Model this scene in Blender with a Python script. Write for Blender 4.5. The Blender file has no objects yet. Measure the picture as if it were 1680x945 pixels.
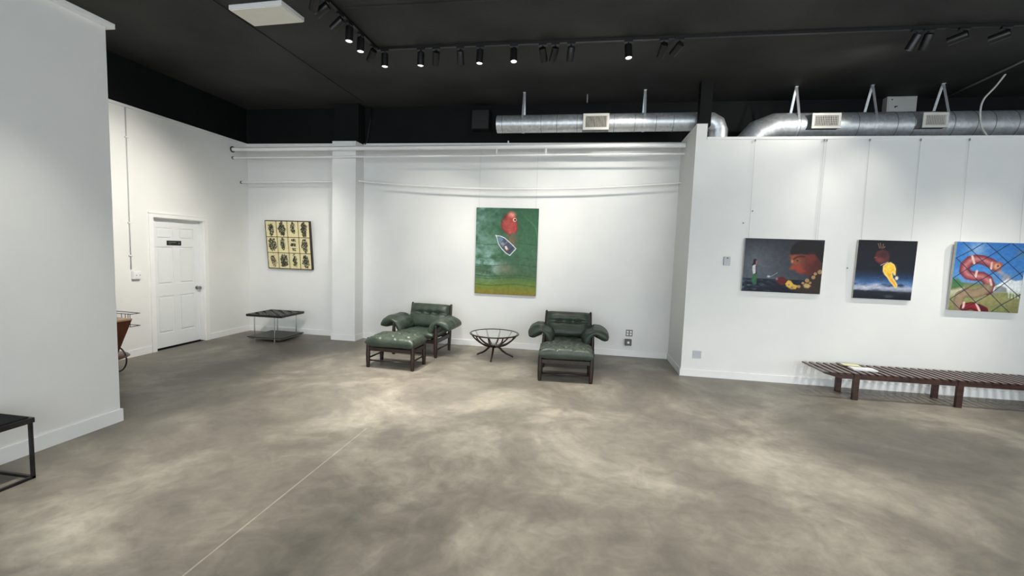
import bpy, bmesh, math, random
import numpy as np
from mathutils import Vector, Matrix, Euler, noise as mnoise

random.seed(7)
SC = bpy.context.scene
COL = SC.collection
PI = math.pi

# ------------------------------------------------------------------ measures (metres)
XL, XR, YB, YJ, XS = -6.47, 1.484, 7.84, 6.81, -4.292     # door wall, side wall, back wall, partition, stub
ZC = 4.26                                                  # ceiling
ZW = 3.60                                                  # top of the white walls
YF, XE = -4.2, 9.2                                         # open storefront side, far right wall

def srgb(r, g, b):
    def f(c):
        c /= 255.0
        return c / 12.92 if c <= 0.04045 else ((c + 0.055) / 1.055) ** 2.4
    return (f(r), f(g), f(b), 1.0)

# ------------------------------------------------------------------ materials
def new_mat(name):
    m = bpy.data.materials.new(name)
    m.use_nodes = True
    nt = m.node_tree
    return m, nt, nt.nodes['Principled BSDF']

def link(nt, a, ao, b, bi):
    nt.links.new(a.outputs[ao], b.inputs[bi])

def mat(name, c1, c2=None, rough=0.5, metal=0.0, scale=8.0, bump=0.0, bscale=60.0, spec=0.5, stretch=(1, 1, 1), coat=0.0, detail=4.0):
    """principled material whose colour wanders between c1 and c2 with a noise"""
    m, nt, b = new_mat(name)
    tc = nt.nodes.new('ShaderNodeTexCoord')
    mp = nt.nodes.new('ShaderNodeMapping'); mp.inputs['Scale'].default_value = stretch
    link(nt, tc, 'Object', mp, 'Vector')
    n = nt.nodes.new('ShaderNodeTexNoise'); n.inputs['Scale'].default_value = scale; n.inputs['Detail'].default_value = detail
    link(nt, mp, 'Vector', n, 'Vector')
    r = nt.nodes.new('ShaderNodeValToRGB')
    r.color_ramp.elements[0].position = 0.32; r.color_ramp.elements[1].position = 0.68
    r.color_ramp.elements[0].color = c1; r.color_ramp.elements[1].color = c2 or c1
    link(nt, n, 'Fac', r, 'Fac'); link(nt, r, 'Color', b, 'Base Color')
    b.inputs['Roughness'].default_value = rough
    b.inputs['Metallic'].default_value = metal
    b.inputs['Specular IOR Level'].default_value = spec
    b.inputs['Coat Weight'].default_value = coat
    if bump:
        n2 = nt.nodes.new('ShaderNodeTexNoise'); n2.inputs['Scale'].default_value = bscale; n2.inputs['Detail'].default_value = 3
        link(nt, mp, 'Vector', n2, 'Vector')
        bp = nt.nodes.new('ShaderNodeBump'); bp.inputs['Strength'].default_value = bump; bp.inputs['Distance'].default_value = 0.01
        link(nt, n2, 'Fac', bp, 'Height'); link(nt, bp, 'Normal', b, 'Normal')
    return m

M = {}
M['wall'] = mat('white_wall_paint', srgb(226, 227, 225), srgb(231, 231, 228), 0.6, bump=0.05, bscale=120, scale=2, spec=0.3)
M['trim'] = mat('white_trim_paint', srgb(233, 234, 233), srgb(238, 238, 236), 0.35, scale=3)
M['door'] = mat('white_door_paint', srgb(222, 225, 226), srgb(226, 228, 229), 0.4, scale=3)
M['black_wall'] = mat('black_wall_paint', srgb(8, 10, 11), srgb(14, 16, 17), 0.75, scale=3, spec=0.2)
M['ceiling'] = mat('black_ceiling_paint', srgb(34, 35, 34), srgb(52, 53, 51), 0.7, scale=1.1, bump=0.25, bscale=30, spec=0.3)
M['black_metal'] = mat('black_metal', srgb(14, 14, 15), srgb(22, 22, 23), 0.4, scale=20)
M['black_rough'] = mat('black_matte', srgb(10, 10, 11), srgb(16, 16, 17), 0.8, scale=20, spec=0.2)
M['dark_gap'] = mat('dark_gap', srgb(8, 8, 8), srgb(12, 12, 12), 0.9, spec=0.1)
M['chrome'] = mat('chrome', srgb(190, 192, 195), srgb(205, 206, 208), 0.18, 1.0, scale=10)
M['nickel'] = mat('brushed_nickel', srgb(150, 145, 138), srgb(168, 163, 156), 0.28, 1.0, scale=30)
M['strap_metal'] = mat('galvanised_strap', srgb(196, 200, 204), srgb(214, 217, 220), 0.45, 0.7, scale=20)
M['grille'] = mat('ivory_register_paint', srgb(206, 203, 194), srgb(214, 211, 203), 0.45, scale=8)
M['boot'] = mat('grey_register_boot', srgb(92, 96, 98), srgb(118, 121, 123), 0.5, 0.6, scale=10)
M['panel'] = mat('white_panel_face', srgb(226, 224, 212), srgb(231, 229, 219), 0.6, scale=6)
M['grey_box'] = mat('pale_grey_enamel', srgb(168, 168, 164), srgb(178, 178, 174), 0.5, scale=4)
M['plastic'] = mat('white_plastic', srgb(228, 229, 228), srgb(232, 232, 231), 0.4, scale=5)
M['grey_plastic'] = mat('grey_plastic', srgb(176, 180, 186), srgb(188, 191, 196), 0.45, scale=5)
M['steel_plate'] = mat('steel_plate', srgb(118, 118, 114), srgb(132, 132, 127), 0.45, 0.3, scale=12)
M['dark_plate'] = mat('dark_steel_plate', srgb(84, 84, 80), srgb(100, 100, 95), 0.5, 0.3, scale=12)
M['cable_white'] = mat('pale_cable', srgb(190, 190, 186), srgb(200, 200, 196), 0.5, scale=5)
M['wire'] = mat('steel_hanging_wire', srgb(178, 180, 180), srgb(190, 192, 192), 0.5, 0.0, scale=5)
M['leather'] = mat('green_leather', srgb(41, 53, 44), srgb(62, 74, 62), 0.43, scale=5, bump=0.55, bscale=24, spec=0.5, detail=6)
M['leather_dark'] = mat('dark_green_button', srgb(34, 48, 40), srgb(42, 58, 48), 0.4, scale=10)
M['rosewood'] = mat('dark_rosewood', srgb(26, 17, 15), srgb(50, 32, 26), 0.42, scale=4, stretch=(9, 9, 1.2), bump=0.06, bscale=30)
M['brown_wood'] = mat('dark_brown_bentwood', srgb(32, 15, 13), srgb(54, 27, 23), 0.3, scale=6)
M['slat_wood'] = mat('walnut_slat', srgb(58, 38, 34), srgb(92, 66, 58), 0.33, scale=3, stretch=(10, 1.2, 10), coat=0.25)
M['bench_wood'] = mat('walnut_frame', srgb(46, 29, 25), srgb(76, 48, 39), 0.38, scale=3, stretch=(1.2, 9, 9))
M['teak'] = mat('reddish_teak', srgb(66, 34, 20), srgb(98, 54, 31), 0.4, scale=3, stretch=(8, 8, 1.2))
M['teak_top'] = mat('pale_top_edge', srgb(150, 122, 98), srgb(168, 140, 116), 0.45, scale=8)  # paler tone for the top board of the wooden stand
M['dark_red_wood'] = mat('dark_red_wood', srgb(58, 26, 20), srgb(80, 36, 28), 0.35, scale=6)
M['black_leather'] = mat('black_leather', srgb(10, 10, 12), srgb(19, 19, 21), 0.36, scale=12, bump=0.1, bscale=80)
M['shelf_black'] = mat('black_shelf', srgb(38, 37, 36), srgb(50, 49, 47), 0.45, scale=8)
M['shelf_edge'] = mat('grey_metal_edge', srgb(120, 120, 116), srgb(140, 140, 136), 0.35, 0.7, scale=20)
M['cushion_black'] = mat('black_felt', srgb(12, 13, 15), srgb(22, 24, 27), 0.9, scale=60, bump=0.2, bscale=200, spec=0.2)
M['bench_metal'] = mat('blackened_steel', srgb(30, 29, 30), srgb(52, 50, 52), 0.35, 0.5, scale=15)
M['paper_white'] = mat('white_paper', srgb(222, 224, 226), srgb(230, 231, 232), 0.5, scale=10)
M['paper_yellow'] = mat('pale_yellow_cover', srgb(206, 204, 150), srgb(222, 220, 176), 0.5, scale=14)
M['paper_dark'] = mat('dark_print', srgb(60, 58, 54), srgb(92, 90, 84), 0.5, scale=40)
M['canvas_edge'] = mat('canvas_edge', srgb(196, 196, 188), srgb(208, 207, 200), 0.7, scale=20)
M['canvas_dark_edge'] = mat('dark_canvas_edge', srgb(40, 40, 44), srgb(58, 58, 60), 0.7, scale=20)
M['art_frame'] = mat('black_painted_frame', srgb(30, 22, 18), srgb(44, 33, 26), 0.5, scale=14)
M['sign_black'] = mat('black_sign_plate', srgb(16, 17, 18), srgb(22, 23, 24), 0.35, scale=10)
M['sign_print'] = mat('grey_sign_print', srgb(112, 116, 120), srgb(128, 131, 134), 0.5, scale=10)

def mat_concrete():
    m, nt, b = new_mat('polished_concrete')
    N = nt.nodes.new
    tc = N('ShaderNodeTexCoord')
    n1 = N('ShaderNodeTexNoise'); n1.inputs['Scale'].default_value = 0.8; n1.inputs['Detail'].default_value = 7; n1.inputs['Roughness'].default_value = 0.62; n1.inputs['Distortion'].default_value = 0.5
    link(nt, tc, 'Object', n1, 'Vector')
    r1 = N('ShaderNodeValToRGB'); e = r1.color_ramp.elements
    e[0].position = 0.30; e[0].color = srgb(95, 91, 85)
    e[1].position = 0.70; e[1].color = srgb(164, 159, 147)
    k = e.new(0.5); k.color = srgb(121, 116, 107)
    link(nt, n1, 'Fac', r1, 'Fac')
    n2 = N('ShaderNodeTexNoise'); n2.inputs['Scale'].default_value = 5.5; n2.inputs['Detail'].default_value = 8; n2.inputs['Roughness'].default_value = 0.65; n2.inputs['Distortion'].default_value = 0.9
    link(nt, tc, 'Object', n2, 'Vector')
    r2 = N('ShaderNodeValToRGB'); e = r2.color_ramp.elements
    e[0].position = 0.33; e[0].color = (0.80, 0.80, 0.80, 1); e[1].position = 0.70; e[1].color = (1.18, 1.175, 1.15, 1)
    link(nt, n2, 'Fac', r2, 'Fac')
    mx = N('ShaderNodeMix'); mx.data_type = 'RGBA'; mx.blend_type = 'MULTIPLY'; mx.inputs['Factor'].default_value = 1.0
    nt.links.new(r1.outputs['Color'], mx.inputs[6]); nt.links.new(r2.outputs['Color'], mx.inputs[7])
    # saw-cut joint: a pale straight line in the slab along x = -1.98, from the front up to y = 3.9
    sp = N('ShaderNodeSeparateXYZ'); link(nt, tc, 'Object', sp, 'Vector')
    def math_(op, a, v=None, b_=None):
        q = N('ShaderNodeMath'); q.operation = op
        nt.links.new(a, q.inputs[0])
        if b_ is not None: nt.links.new(b_, q.inputs[1])
        elif v is not None: q.inputs[1].default_value = v
        return q.outputs[0]
    dx = math_('ABSOLUTE', math_('ADD', sp.outputs['X'], 1.985))
    inl = math_('LESS_THAN', dx, 0.005)
    iny = math_('LESS_THAN', sp.outputs['Y'], 3.9)
    n3 = N('ShaderNodeTexNoise'); n3.inputs['Scale'].default_value = 7; link(nt, tc, 'Object', n3, 'Vector')
    f = math_('MULTIPLY', math_('MULTIPLY', math_('MULTIPLY', inl, b_=iny), b_=n3.outputs['Fac']), 0.5)
    mx2 = N('ShaderNodeMix'); mx2.data_type = 'RGBA'
    nt.links.new(f, mx2.inputs['Factor']); nt.links.new(mx.outputs[2], mx2.inputs[6]); mx2.inputs[7].default_value = srgb(226, 218, 200)
    nt.links.new(mx2.outputs[2], b.inputs['Base Color'])
    rr = N('ShaderNodeMapRange'); rr.inputs['To Min'].default_value = 0.34; rr.inputs['To Max'].default_value = 0.56
    link(nt, n2, 'Fac', rr, 'Value'); link(nt, rr, 'Result', b, 'Roughness')
    b.inputs['Specular IOR Level'].default_value = 0.4
    bp = N('ShaderNodeBump'); bp.inputs['Strength'].default_value = 0.05; bp.inputs['Distance'].default_value = 0.02
    n4 = N('ShaderNodeTexNoise'); n4.inputs['Scale'].default_value = 14; n4.inputs['Detail'].default_value = 5; link(nt, tc, 'Object', n4, 'Vector')
    link(nt, n4, 'Fac', bp, 'Height'); link(nt, bp, 'Normal', b, 'Normal')
    return m
M['concrete'] = mat_concrete()

def mat_galvanised():
    m, nt, b = new_mat('galvanised_duct')
    N = nt.nodes.new
    tc = N('ShaderNodeTexCoord')
    v = N('ShaderNodeTexVoronoi'); v.inputs['Scale'].default_value = 26; link(nt, tc, 'Object', v, 'Vector')
    r = N('ShaderNodeValToRGB'); e = r.color_ramp.elements
    e[0].color = srgb(186, 190, 193); e[1].color = srgb(210, 214, 217)
    sp = N('ShaderNodeSeparateColor'); link(nt, v, 'Color', sp, 'Color'); link(nt, sp, 'Red', r, 'Fac')
    link(nt, r, 'Color', b, 'Base Color')
    b.inputs['Metallic'].default_value = 0.7; b.inputs['Roughness'].default_value = 0.42
    return m
M['duct'] = mat_galvanised()

def mat_glass():
    m, nt, b = new_mat('clear_glass')
    b.inputs['Base Color'].default_value = (0.94, 0.98, 0.97, 1)
    b.inputs['Transmission Weight'].default_value = 1.0
    b.inputs['Roughness'].default_value = 0.02
    b.inputs['IOR'].default_value = 1.45
    return m
M['glass'] = mat_glass()

def mat_emit(name, col, s):
    m, nt, b = new_mat(name)
    b.inputs['Base Color'].default_value = col
    b.inputs['Emission Color'].default_value = col
    b.inputs['Emission Strength'].default_value = s
    return m
M['lamp_dim'] = mat('frosted_lamp_lens', srgb(120, 118, 112), srgb(140, 138, 132), 0.3, scale=20)
M['lamp_on'] = mat_emit('lit_lamp_lens', srgb(255, 248, 236), 6.0)

def mat_paint():
    m, nt, b = new_mat('oil_paint')
    a = nt.nodes.new('ShaderNodeAttribute'); a.attribute_name = 'paint'
    link(nt, a, 'Color', b, 'Base Color')
    b.inputs['Roughness'].default_value = 0.5
    b.inputs['Specular IOR Level'].default_value = 0.25
    n = nt.nodes.new('ShaderNodeTexNoise'); n.inputs['Scale'].default_value = 140
    tc = nt.nodes.new('ShaderNodeTexCoord'); link(nt, tc, 'Object', n, 'Vector')
    bp = nt.nodes.new('ShaderNodeBump'); bp.inputs['Strength'].default_value = 0.1; bp.inputs['Distance'].default_value = 0.003
    link(nt, n, 'Fac', bp, 'Height'); link(nt, bp, 'Normal', b, 'Normal')
    return m
M['paint'] = mat_paint()

# ------------------------------------------------------------------ mesh building
class MB:
    def __init__(s):
        s.b = bmesh.new()
    def box(s, c, d, rot=None, bevel=0.0, seg=2):
        r = bmesh.ops.create_cube(s.b, size=1.0)
        vs = r['verts']
        mtx = Matrix.Translation(c) @ (rot.to_matrix().to_4x4() if rot else Matrix.Identity(4)) @ Matrix.Diagonal((d[0], d[1], d[2], 1))
        bmesh.ops.transform(s.b, matrix=mtx, verts=vs)
        if bevel:
            es = list({e for v in vs for e in v.link_edges})
            bmesh.ops.bevel(s.b, geom=es, offset=bevel, segments=seg, affect='EDGES', profile=0.5)
        return s
    def span(s, a, b, bevel=0.0):
        return s.box([(p + q) / 2 for p, q in zip(a, b)], [abs(q - p) for p, q in zip(a, b)], bevel=bevel)
    def cyl(s, p0, p1, r0, r1=None, seg=20, caps=True):
        return s.tube([p0, p1], [r0, r0 if r1 is None else r1], seg, caps)
    def tube(s, pts, rad, seg=12, caps=True, squash=None):
        pts = [Vector(p) for p in pts]
        n = len(pts)
        rad = rad if isinstance(rad, (list, tuple)) else [rad] * n
        rings = []
        up = None
        for i, p in enumerate(pts):
            t = (pts[min(i + 1, n - 1)] - pts[max(i - 1, 0)]).normalized()
            if up is None:
                up = Vector((0, 0, 1)) if abs(t.z) < 0.9 else Vector((0, 1, 0))
            x = t.cross(up)
            if x.length < 1e-5:
                x = t.orthogonal()
            x.normalize(); y = x.cross(t).normalized(); up = y
            sx, sy = squash or (1, 1)
            rings.append([s.b.verts.new(p + x * (math.cos(2 * PI * k / seg) * rad[i] * sx) + y * (math.sin(2 * PI * k / seg) * rad[i] * sy)) for k in range(seg)])
        for i in range(n - 1):
            for k in range(seg):
                s.b.faces.new((rings[i][k], rings[i][(k + 1) % seg], rings[i + 1][(k + 1) % seg], rings[i + 1][k]))
        if caps:
            s.b.faces.new(rings[0][::-1]); s.b.faces.new(rings[-1])
        return s
    def ring(s, c, R, r, seg=64, k=10, squash=(1, 1)):
        grid = []
        for i in range(seg):
            a = 2 * PI * i / seg
            grid.append([s.b.verts.new((c[0] + (R + r * squash[0] * math.cos(2 * PI * j / k)) * math.cos(a), c[1] + (R + r * squash[0] * math.cos(2 * PI * j / k)) * math.sin(a), c[2] + r * squash[1] * math.sin(2 * PI * j / k))) for j in range(k)])
        for i in range(seg):
            for j in range(k):
                s.b.faces.new((grid[i][j], grid[(i + 1) % seg][j], grid[(i + 1) % seg][(j + 1) % k], grid[i][(j + 1) % k]))
        return s
    def lathe(s, prof, c=(0, 0, 0), seg=32):
        rings = []
        for r, z in prof:
            rings.append([s.b.verts.new((c[0] + r * math.cos(2 * PI * i / seg), c[1] + r * math.sin(2 * PI * i / seg), c[2] + z)) for i in range(seg)])
        for a, b in zip(rings, rings[1:]):
            for i in range(seg):
                s.b.faces.new((a[i], a[(i + 1) % seg], b[(i + 1) % seg], b[i]))
        s.b.faces.new(rings[0][::-1]); s.b.faces.new(rings[-1])
        return s
    def prism(s, poly, axis, a, b):
        """extrude a 2D polygon; axis 'x': poly=(y,z), 'y': poly=(x,z), 'z': poly=(x,y)"""
        def P(p, t):
            return {'x': (t, p[0], p[1]), 'y': (p[0], t, p[1]), 'z': (p[0], p[1], t)}[axis]
        A = [s.b.verts.new(P(p, a)) for p in poly]; B = [s.b.verts.new(P(p, b)) for p in poly]
        n = len(poly)
        for i in range(n):
            s.b.faces.new((A[i], A[(i + 1) % n], B[(i + 1) % n], B[i]))
        s.b.faces.new(A[::-1]); s.b.faces.new(B)
        return s
    def strip(s, pts, width_dir, w, t, nrm):
        """flat strap along pts: width w along width_dir, thickness t along nrm (a list, one per point)"""
        wd = Vector(width_dir).normalized()
        rings = []
        for p, n in zip(pts, nrm):
            p = Vector(p); n = Vector(n).normalized()
            rings.append([s.b.verts.new(p + wd * (sx * w / 2) + n * (sy * t / 2)) for sx, sy in ((-1, -1), (1, -1), (1, 1), (-1, 1))])
        for a, b in zip(rings, rings[1:]):
            for i in range(4):
                s.b.faces.new((a[i], a[(i + 1) % 4], b[(i + 1) % 4], b[i]))
        s.b.faces.new(rings[0][::-1]); s.b.faces.new(rings[-1])
        return s
    def pad(s, fn, thick, nu, nv, tufts=(), pu=5.0, pv=5.0, wrinkle=0.004, seed=0.0, creases=(), both=True):
        """stuffed cushion: fn(u,v)->(centre, normal, hu, hv); tufts pull the top in at points, creases along lines"""
        def th(u, v):
            e = max(0.0, 1 - abs(u) ** pu) ** 0.5 * max(0.0, 1 - abs(v) ** pv) ** 0.5
            return e
        top, bot = [], []
        for i in range(nu + 1):
            # cosine-ish spacing gives round edges
            u = math.sin((i / nu - 0.5) * PI)
            u = 0.55 * u + 0.45 * (2 * i / nu - 1)
            rt, rb = [], []
            for j in range(nv + 1):
                v = math.sin((j / nv - 0.5) * PI)
                v = 0.55 * v + 0.45 * (2 * j / nv - 1)
                c, n, T = fn(u, v)
                e = th(u, v)
                dent = 0.0
                for (a, b2, su, sv, dp) in tufts:
                    dent += dp * math.exp(-((u - a) / su) ** 2 - ((v - b2) / sv) ** 2)
                for (kind, pos, sg, dp) in creases:
                    w = u if kind == 'u' else v
                    dent += dp * math.exp(-((w - pos) / sg) ** 2)
                p = Vector(c)
                q = p * 9 + Vector((seed, seed * 1.7, 0))
                wr = mnoise.noise(q) * wrinkle + mnoise.noise(q * 2.7) * wrinkle * 0.5
                ht = T * thick * e * (1 - min(0.85, dent)) + wr * e
                hb = T * thick * e + wr * e
                edge = i in (0, nu) or j in (0, nv)
                vt = s.b.verts.new(p + Vector(n) * ht)
                rt.append(vt)
                rb.append(vt if edge else s.b.verts.new(p - Vector(n) * hb))
            top.append(rt); bot.append(rb)
        for i in range(nu):
            for j in range(nv):
                s.b.faces.new((top[i][j], top[i + 1][j], top[i + 1][j + 1], top[i][j + 1]))
                f = (bot[i][j], bot[i][j + 1], bot[i + 1][j + 1], bot[i + 1][j])
                if len(set(f)) >= 3:
                    try: s.b.faces.new(f)
                    except ValueError: pass
        return s
    def build(s, name, m, parent=None, smooth=False, loc=None, angle=None):
        bmesh.ops.recalc_face_normals(s.b, faces=s.b.faces)
        me = bpy.data.meshes.new(name)
        s.b.to_mesh(me); s.b.free()
        me.materials.append(M[m] if isinstance(m, str) else m)
        if smooth:
            for p in me.polygons: p.use_smooth = True
            if angle:
                try: me.set_sharp_from_angle(angle=math.radians(angle))
                except Exception: pass
        o = bpy.data.objects.new(name, me)
        COL.objects.link(o)
        if parent: o.parent = parent
        if loc: o.location = loc
        return o

def smooth_path(pts, n=6):
    P = [Vector(p) for p in pts]; out = []
    for i in range(len(P) - 1):
        p0, p1, p2, p3 = P[max(i - 1, 0)], P[i], P[i + 1], P[min(i + 2, len(P) - 1)]
        for k in range(n):
            t = k / n
            out.append(0.5 * ((2 * p1) + (p2 - p0) * t + (2 * p0 - 5 * p1 + 4 * p2 - p3) * t * t + (3 * p1 - p0 - 3 * p2 + p3) * t ** 3))
    return out + [P[-1]]
def smooth_rad(r, n=6):
    out = []
    for a, b in zip(r, r[1:]): out += [a + (b - a) * k / n for k in range(n)]
    return out + [r[-1]]

def tag(o, label, cat, group=None, kind=None):
    if label: o['label'] = label
    if cat: o['category'] = cat
    if group: o['group'] = group
    if kind: o['kind'] = kind
    return o

def thing(name, label, cat, loc=(0, 0, 0), rz=0.0, group=None):
    o = bpy.data.objects.new(name, None)
    o.empty_display_size = 0.1
    COL.objects.link(o); o.location = loc; o.rotation_euler = (0, 0, rz)
    return tag(o, label, cat, group)

def struct(o, label=None):
    o['kind'] = 'structure'
    if label: o['label'] = label
    return o

def copy_tree(o, parent=None):
    c = o.copy(); COL.objects.link(c); c.parent = parent
    for ch in list(o.children):
        copy_tree(ch, c)
    return c

# ------------------------------------------------------------------ the room
struct(MB().span((-7.2, YF, -0.12), (XE + 0.2, YB + 0.2, 0)).build('floor', 'concrete'), 'grey-brown polished concrete floor with pale blotches and a thin straight joint')
struct(MB().span((-7.2, YF, ZC), (XE + 0.2, YB + 0.2, ZC + 0.1)).build('ceiling', 'ceiling'), 'black painted ceiling')
struct(MB().span((-4.0, 4.0, ZC - 0.012), (-3.96, YB, ZC)).span((-4.0, YF, ZC - 0.012), (-3.96, 4.0, ZC)).build('trim_1', 'ceiling'), 'thin black seam batten running along the ceiling')
struct(MB().span((-2.6, 4.62, ZC - 0.012), (6.0, 4.645, ZC)).build('trim_2', 'ceiling'), 'faint batten across the ceiling')

# back wall: white below, black above
struct(MB().span((XL - 0.15, YB, 0), (XE, YB + 0.15, ZW)).build('wall_back', 'wall'), 'white back wall')
struct(MB().span((-4.53, 7.54, 0), (-4.08, YB, ZW - 0.015)).build('wall_pilaster', 'wall'), 'shallow square white pilaster on the back wall')
struct(MB().span((XL - 0.15, YB + 0.02, ZW), (XE, YB + 0.15, ZC)).build('wall_back_upper', 'black_wall'), 'black upper band of the back wall')
struct(MB().span((-4.535, 7.62, ZW - 0.01), (-4.075, YB + 0.02, ZC)).build('wall_pilaster_upper', 'black_wall'), 'black upper end of the pilaster')
struct(MB().span((XL, YB - 0.018, ZW - 0.02), (-4.53, YB + 0.02, ZW + 0.01)).span((-4.08, YB - 0.018, ZW - 0.02), (XR, YB + 0.02, ZW + 0.01)).build('trim_3', 'trim'), 'white ledge along the top of the back wall')

# left wall with the door opening
DY0, DY1, DZ = 5.865, 6.80, 2.075
struct(MB().span((XL - 0.15, YF, 0), (XL, DY0, ZW)).span((XL - 0.15, DY1, 0), (XL, YB, ZW)).span((XL - 0.15, DY0, DZ), (XL, DY1, ZW)).build('wall_left', 'wall'), 'white left wall with a door')
struct(MB().span((XL - 0.15, YF, ZW), (XL - 0.02, YB, ZC)).build('wall_left_upper', 'black_wall'), 'black upper band of the left wall')
struct(MB().span((XL - 0.02, YF, ZW - 0.03), (XL + 0.016, YB - 0.018, ZW + 0.008)).build('trim_4', 'trim'), 'white ledge along the top of the left wall')

# white partition end in the left foreground
struct(MB().span((XS - 0.16, YF, 0), (XS, 3.51, ZW)).build('wall_partition_left', 'wall'), 'white partition in the left foreground')
struct(MB().span((XS - 0.20, YF, ZW), (XS + 0.045, 3.56, ZW + 0.045), 0.004).build('trim_5', 'trim'), 'white cap board on the left partition')
# right side: jutting side wall and long partition in front of the ducts
struct(MB().span((XR, YJ, 0), (XR + 0.145, YB, 3.625)).build('wall_side', 'wall'), 'short white side wall')
struct(MB().span((XR + 0.145, YJ, 0), (XE, YJ + 0.12, 3.405)).build('wall_right', 'wall'), 'long white partition wall carrying three paintings')
struct(MB().span((XR + 0.147, YJ - 0.012, 3.405), (XE, YJ + 0.14, 3.44)).build('trim_6', 'trim'), 'white cap board on the long right partition')
struct(MB().span((XE, YF, 0), (XE + 0.15, YB, ZC)).build('wall_far_right', 'wall'))

# baseboards
def bb(name, a, b, lab=None):
    struct(MB().span(a, b, 0.003).build(name, 'trim'), lab)
BH, BT = 0.105, 0.016
bb('baseboard_left', (XL, YF, 0), (XL + BT, DY0 - 0.075, BH), 'white baseboard left of the door')
bb('baseboard_left_corner', (XL, DY1 + 0.075, 0), (XL + BT, YB - BT, BH), 'white baseboard right of the door')
bb('baseboard_back_left', (XL + BT, YB - BT, 0), (-4.53 - BT, YB, BH), 'white baseboard under the panel artwork')
struct(MB().span((-4.53 - BT, 7.54 - BT, 0), (-4.08 + BT, 7.54, BH)).span((-4.53 - BT, 7.54, 0), (-4.53, YB, BH)).span((-4.08, 7.54, 0), (-4.08 + BT, YB, BH)).build('baseboard_pilaster', 'trim'), 'white baseboard wrapped round the pilaster')
bb('baseboard_back', (-4.08 + BT, YB - BT, 0), (XR - BT, YB, BH), 'white baseboard behind the armchairs')
bb('baseboard_side', (XR - BT, YJ - BT, 0), (XR, YB, BH))
bb('baseboard_right', (XR, YJ - BT, 0), (XE, YJ, BH), 'white baseboard behind the slatted bench')
struct(MB().span((XS, YF, 0), (XS + BT, 3.51 + BT, BH + 0.015)).span((XS - 0.16 - BT, 3.51, 0), (XS, 3.51 + BT, BH + 0.015)).build('baseboard_partition', 'trim'), 'white baseboard on the left partition')

# black post standing on the side wall
struct(MB().span((XR + 0.05, 6.92, 3.625), (XR + 0.21, 7.06, ZC)).build('trim_7', 'black_wall'), 'square black post between side wall and ceiling')

# door ---------------------------------------------------------------
d = thing('door_1', 'white six-panel door with a small black sign', 'door', (XL, (DY0 + DY1) / 2, 0)); d['kind'] = 'structure'
W2 = (DY1 - DY0) / 2
mb = MB()
XF = -0.085                                   # slab face, set back in the opening
mb.span((XF - 0.04, -W2 + 0.022, 0.018), (XF - 0.010, W2 - 0.022, 2.03))
cols = [(-W2 + 0.022, -0.335), (-0.055, 0.055), (0.335, W2 - 0.022)]
rows = [(0.018, 0.24), (0.84, 1.02), (1.62, 1.74), (1.92, 2.03)]
for a, b in cols: mb.span((XF - 0.012, a, 0.018), (XF, b, 2.03))
for a, b in rows:
    for u, v in ((-0.335, -0.055), (0.055, 0.335)): mb.span((XF - 0.012, u, a), (XF, v, b))
for (a, b) in ((0.24, 0.84), (1.02, 1.62), (1.74, 1.92)):
    for (u, v) in ((-0.335, -0.055), (0.055, 0.335)):
        mb.span((XF - 0.012, u + 0.028, a + 0.028), (XF - 0.001, v - 0.028, b - 0.028), 0.008)
mb.build('door_leaf', 'door', d)
MB().span((-0.12, -W2 + 0.001, 0), (-0.0005, -W2 + 0.018, DZ - 0.018)).span((-0.12, W2 - 0.018, 0), (-0.0005, W2 - 0.001, DZ - 0.018)).span((-0.12, -W2 + 0.001, DZ - 0.018), (-0.0005, W2 - 0.001, DZ - 0.001)).span((XF - 0.035, -W2 + 0.018, 2.026), (XF - 0.012, W2 - 0.018, DZ - 0.018)).build('door_frame', 'trim', d)
cas = MB()
cas.span((0, -W2 - 0.065, 0), (0.018, -W2 + 0.006, DZ - 0.006)).span((0, W2 - 0.006, 0), (0.018, W2 + 0.065, DZ - 0.006)).span((0, -W2 - 0.065, DZ - 0.006), (0.018, W2 + 0.065, DZ + 0.05))
cas.span((0, -W2 - 0.072, DZ + 0.05), (0.026, W2 + 0.072, DZ + 0.068))
cas.build('door_casing', 'trim', d)
MB().span((-0.12, -W2 + 0.018, 0.0), (-0.02, W2 - 0.018, 0.004)).build('threshold', 'dark_gap', d)
MB().span((-0.14, -W2 + 0.018, 0.0), (-0.1, W2 - 0.018, DZ)).build('door_backing', 'dark_gap', d)
h = MB().lathe([(0.032, 0), (0.032, 0.006), (0.014, 0.012), (0.012, 0.035), (0.026, 0.045), (0.030, 0.06), (0.024, 0.073), (0.0005, 0.077)], seg=24)
bmesh.ops.rotate(h.b, verts=h.b.verts, cent=(0, 0, 0), matrix=Matrix.Rotation(PI / 2, 3, 'Y'))
h.build('door_handle', 'nickel', d, True, (XF, W2 - 0.085, 0.93), 40)

sg = thing('door_sign', 'small black plaque fixed on the white six-panel door', 'sign', (XL + XF, 6.30, 1.645))
MB().span((0, -0.128, 0), (0.008, 0.128, 0.075), 0.002).build('plate', 'sign_black', sg)
MB().span((0.008, -0.105, 0.044), (0.0086, 0.03, 0.053)).build('faded_heading', 'sign_print', sg)
MB().span((0.008, -0.10, 0.020), (0.0086, -0.06, 0.026)).build('faded_line', 'sign_print', sg)
MB().prism([(0.083, 0.016), (0.093, 0.016), (0.095, 0.034), (0.093, 0.05), (0.083, 0.05), (0.081, 0.034)], 'x', 0.008, 0.0086).build('faded_symbol', 'sign_print', sg)


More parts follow.
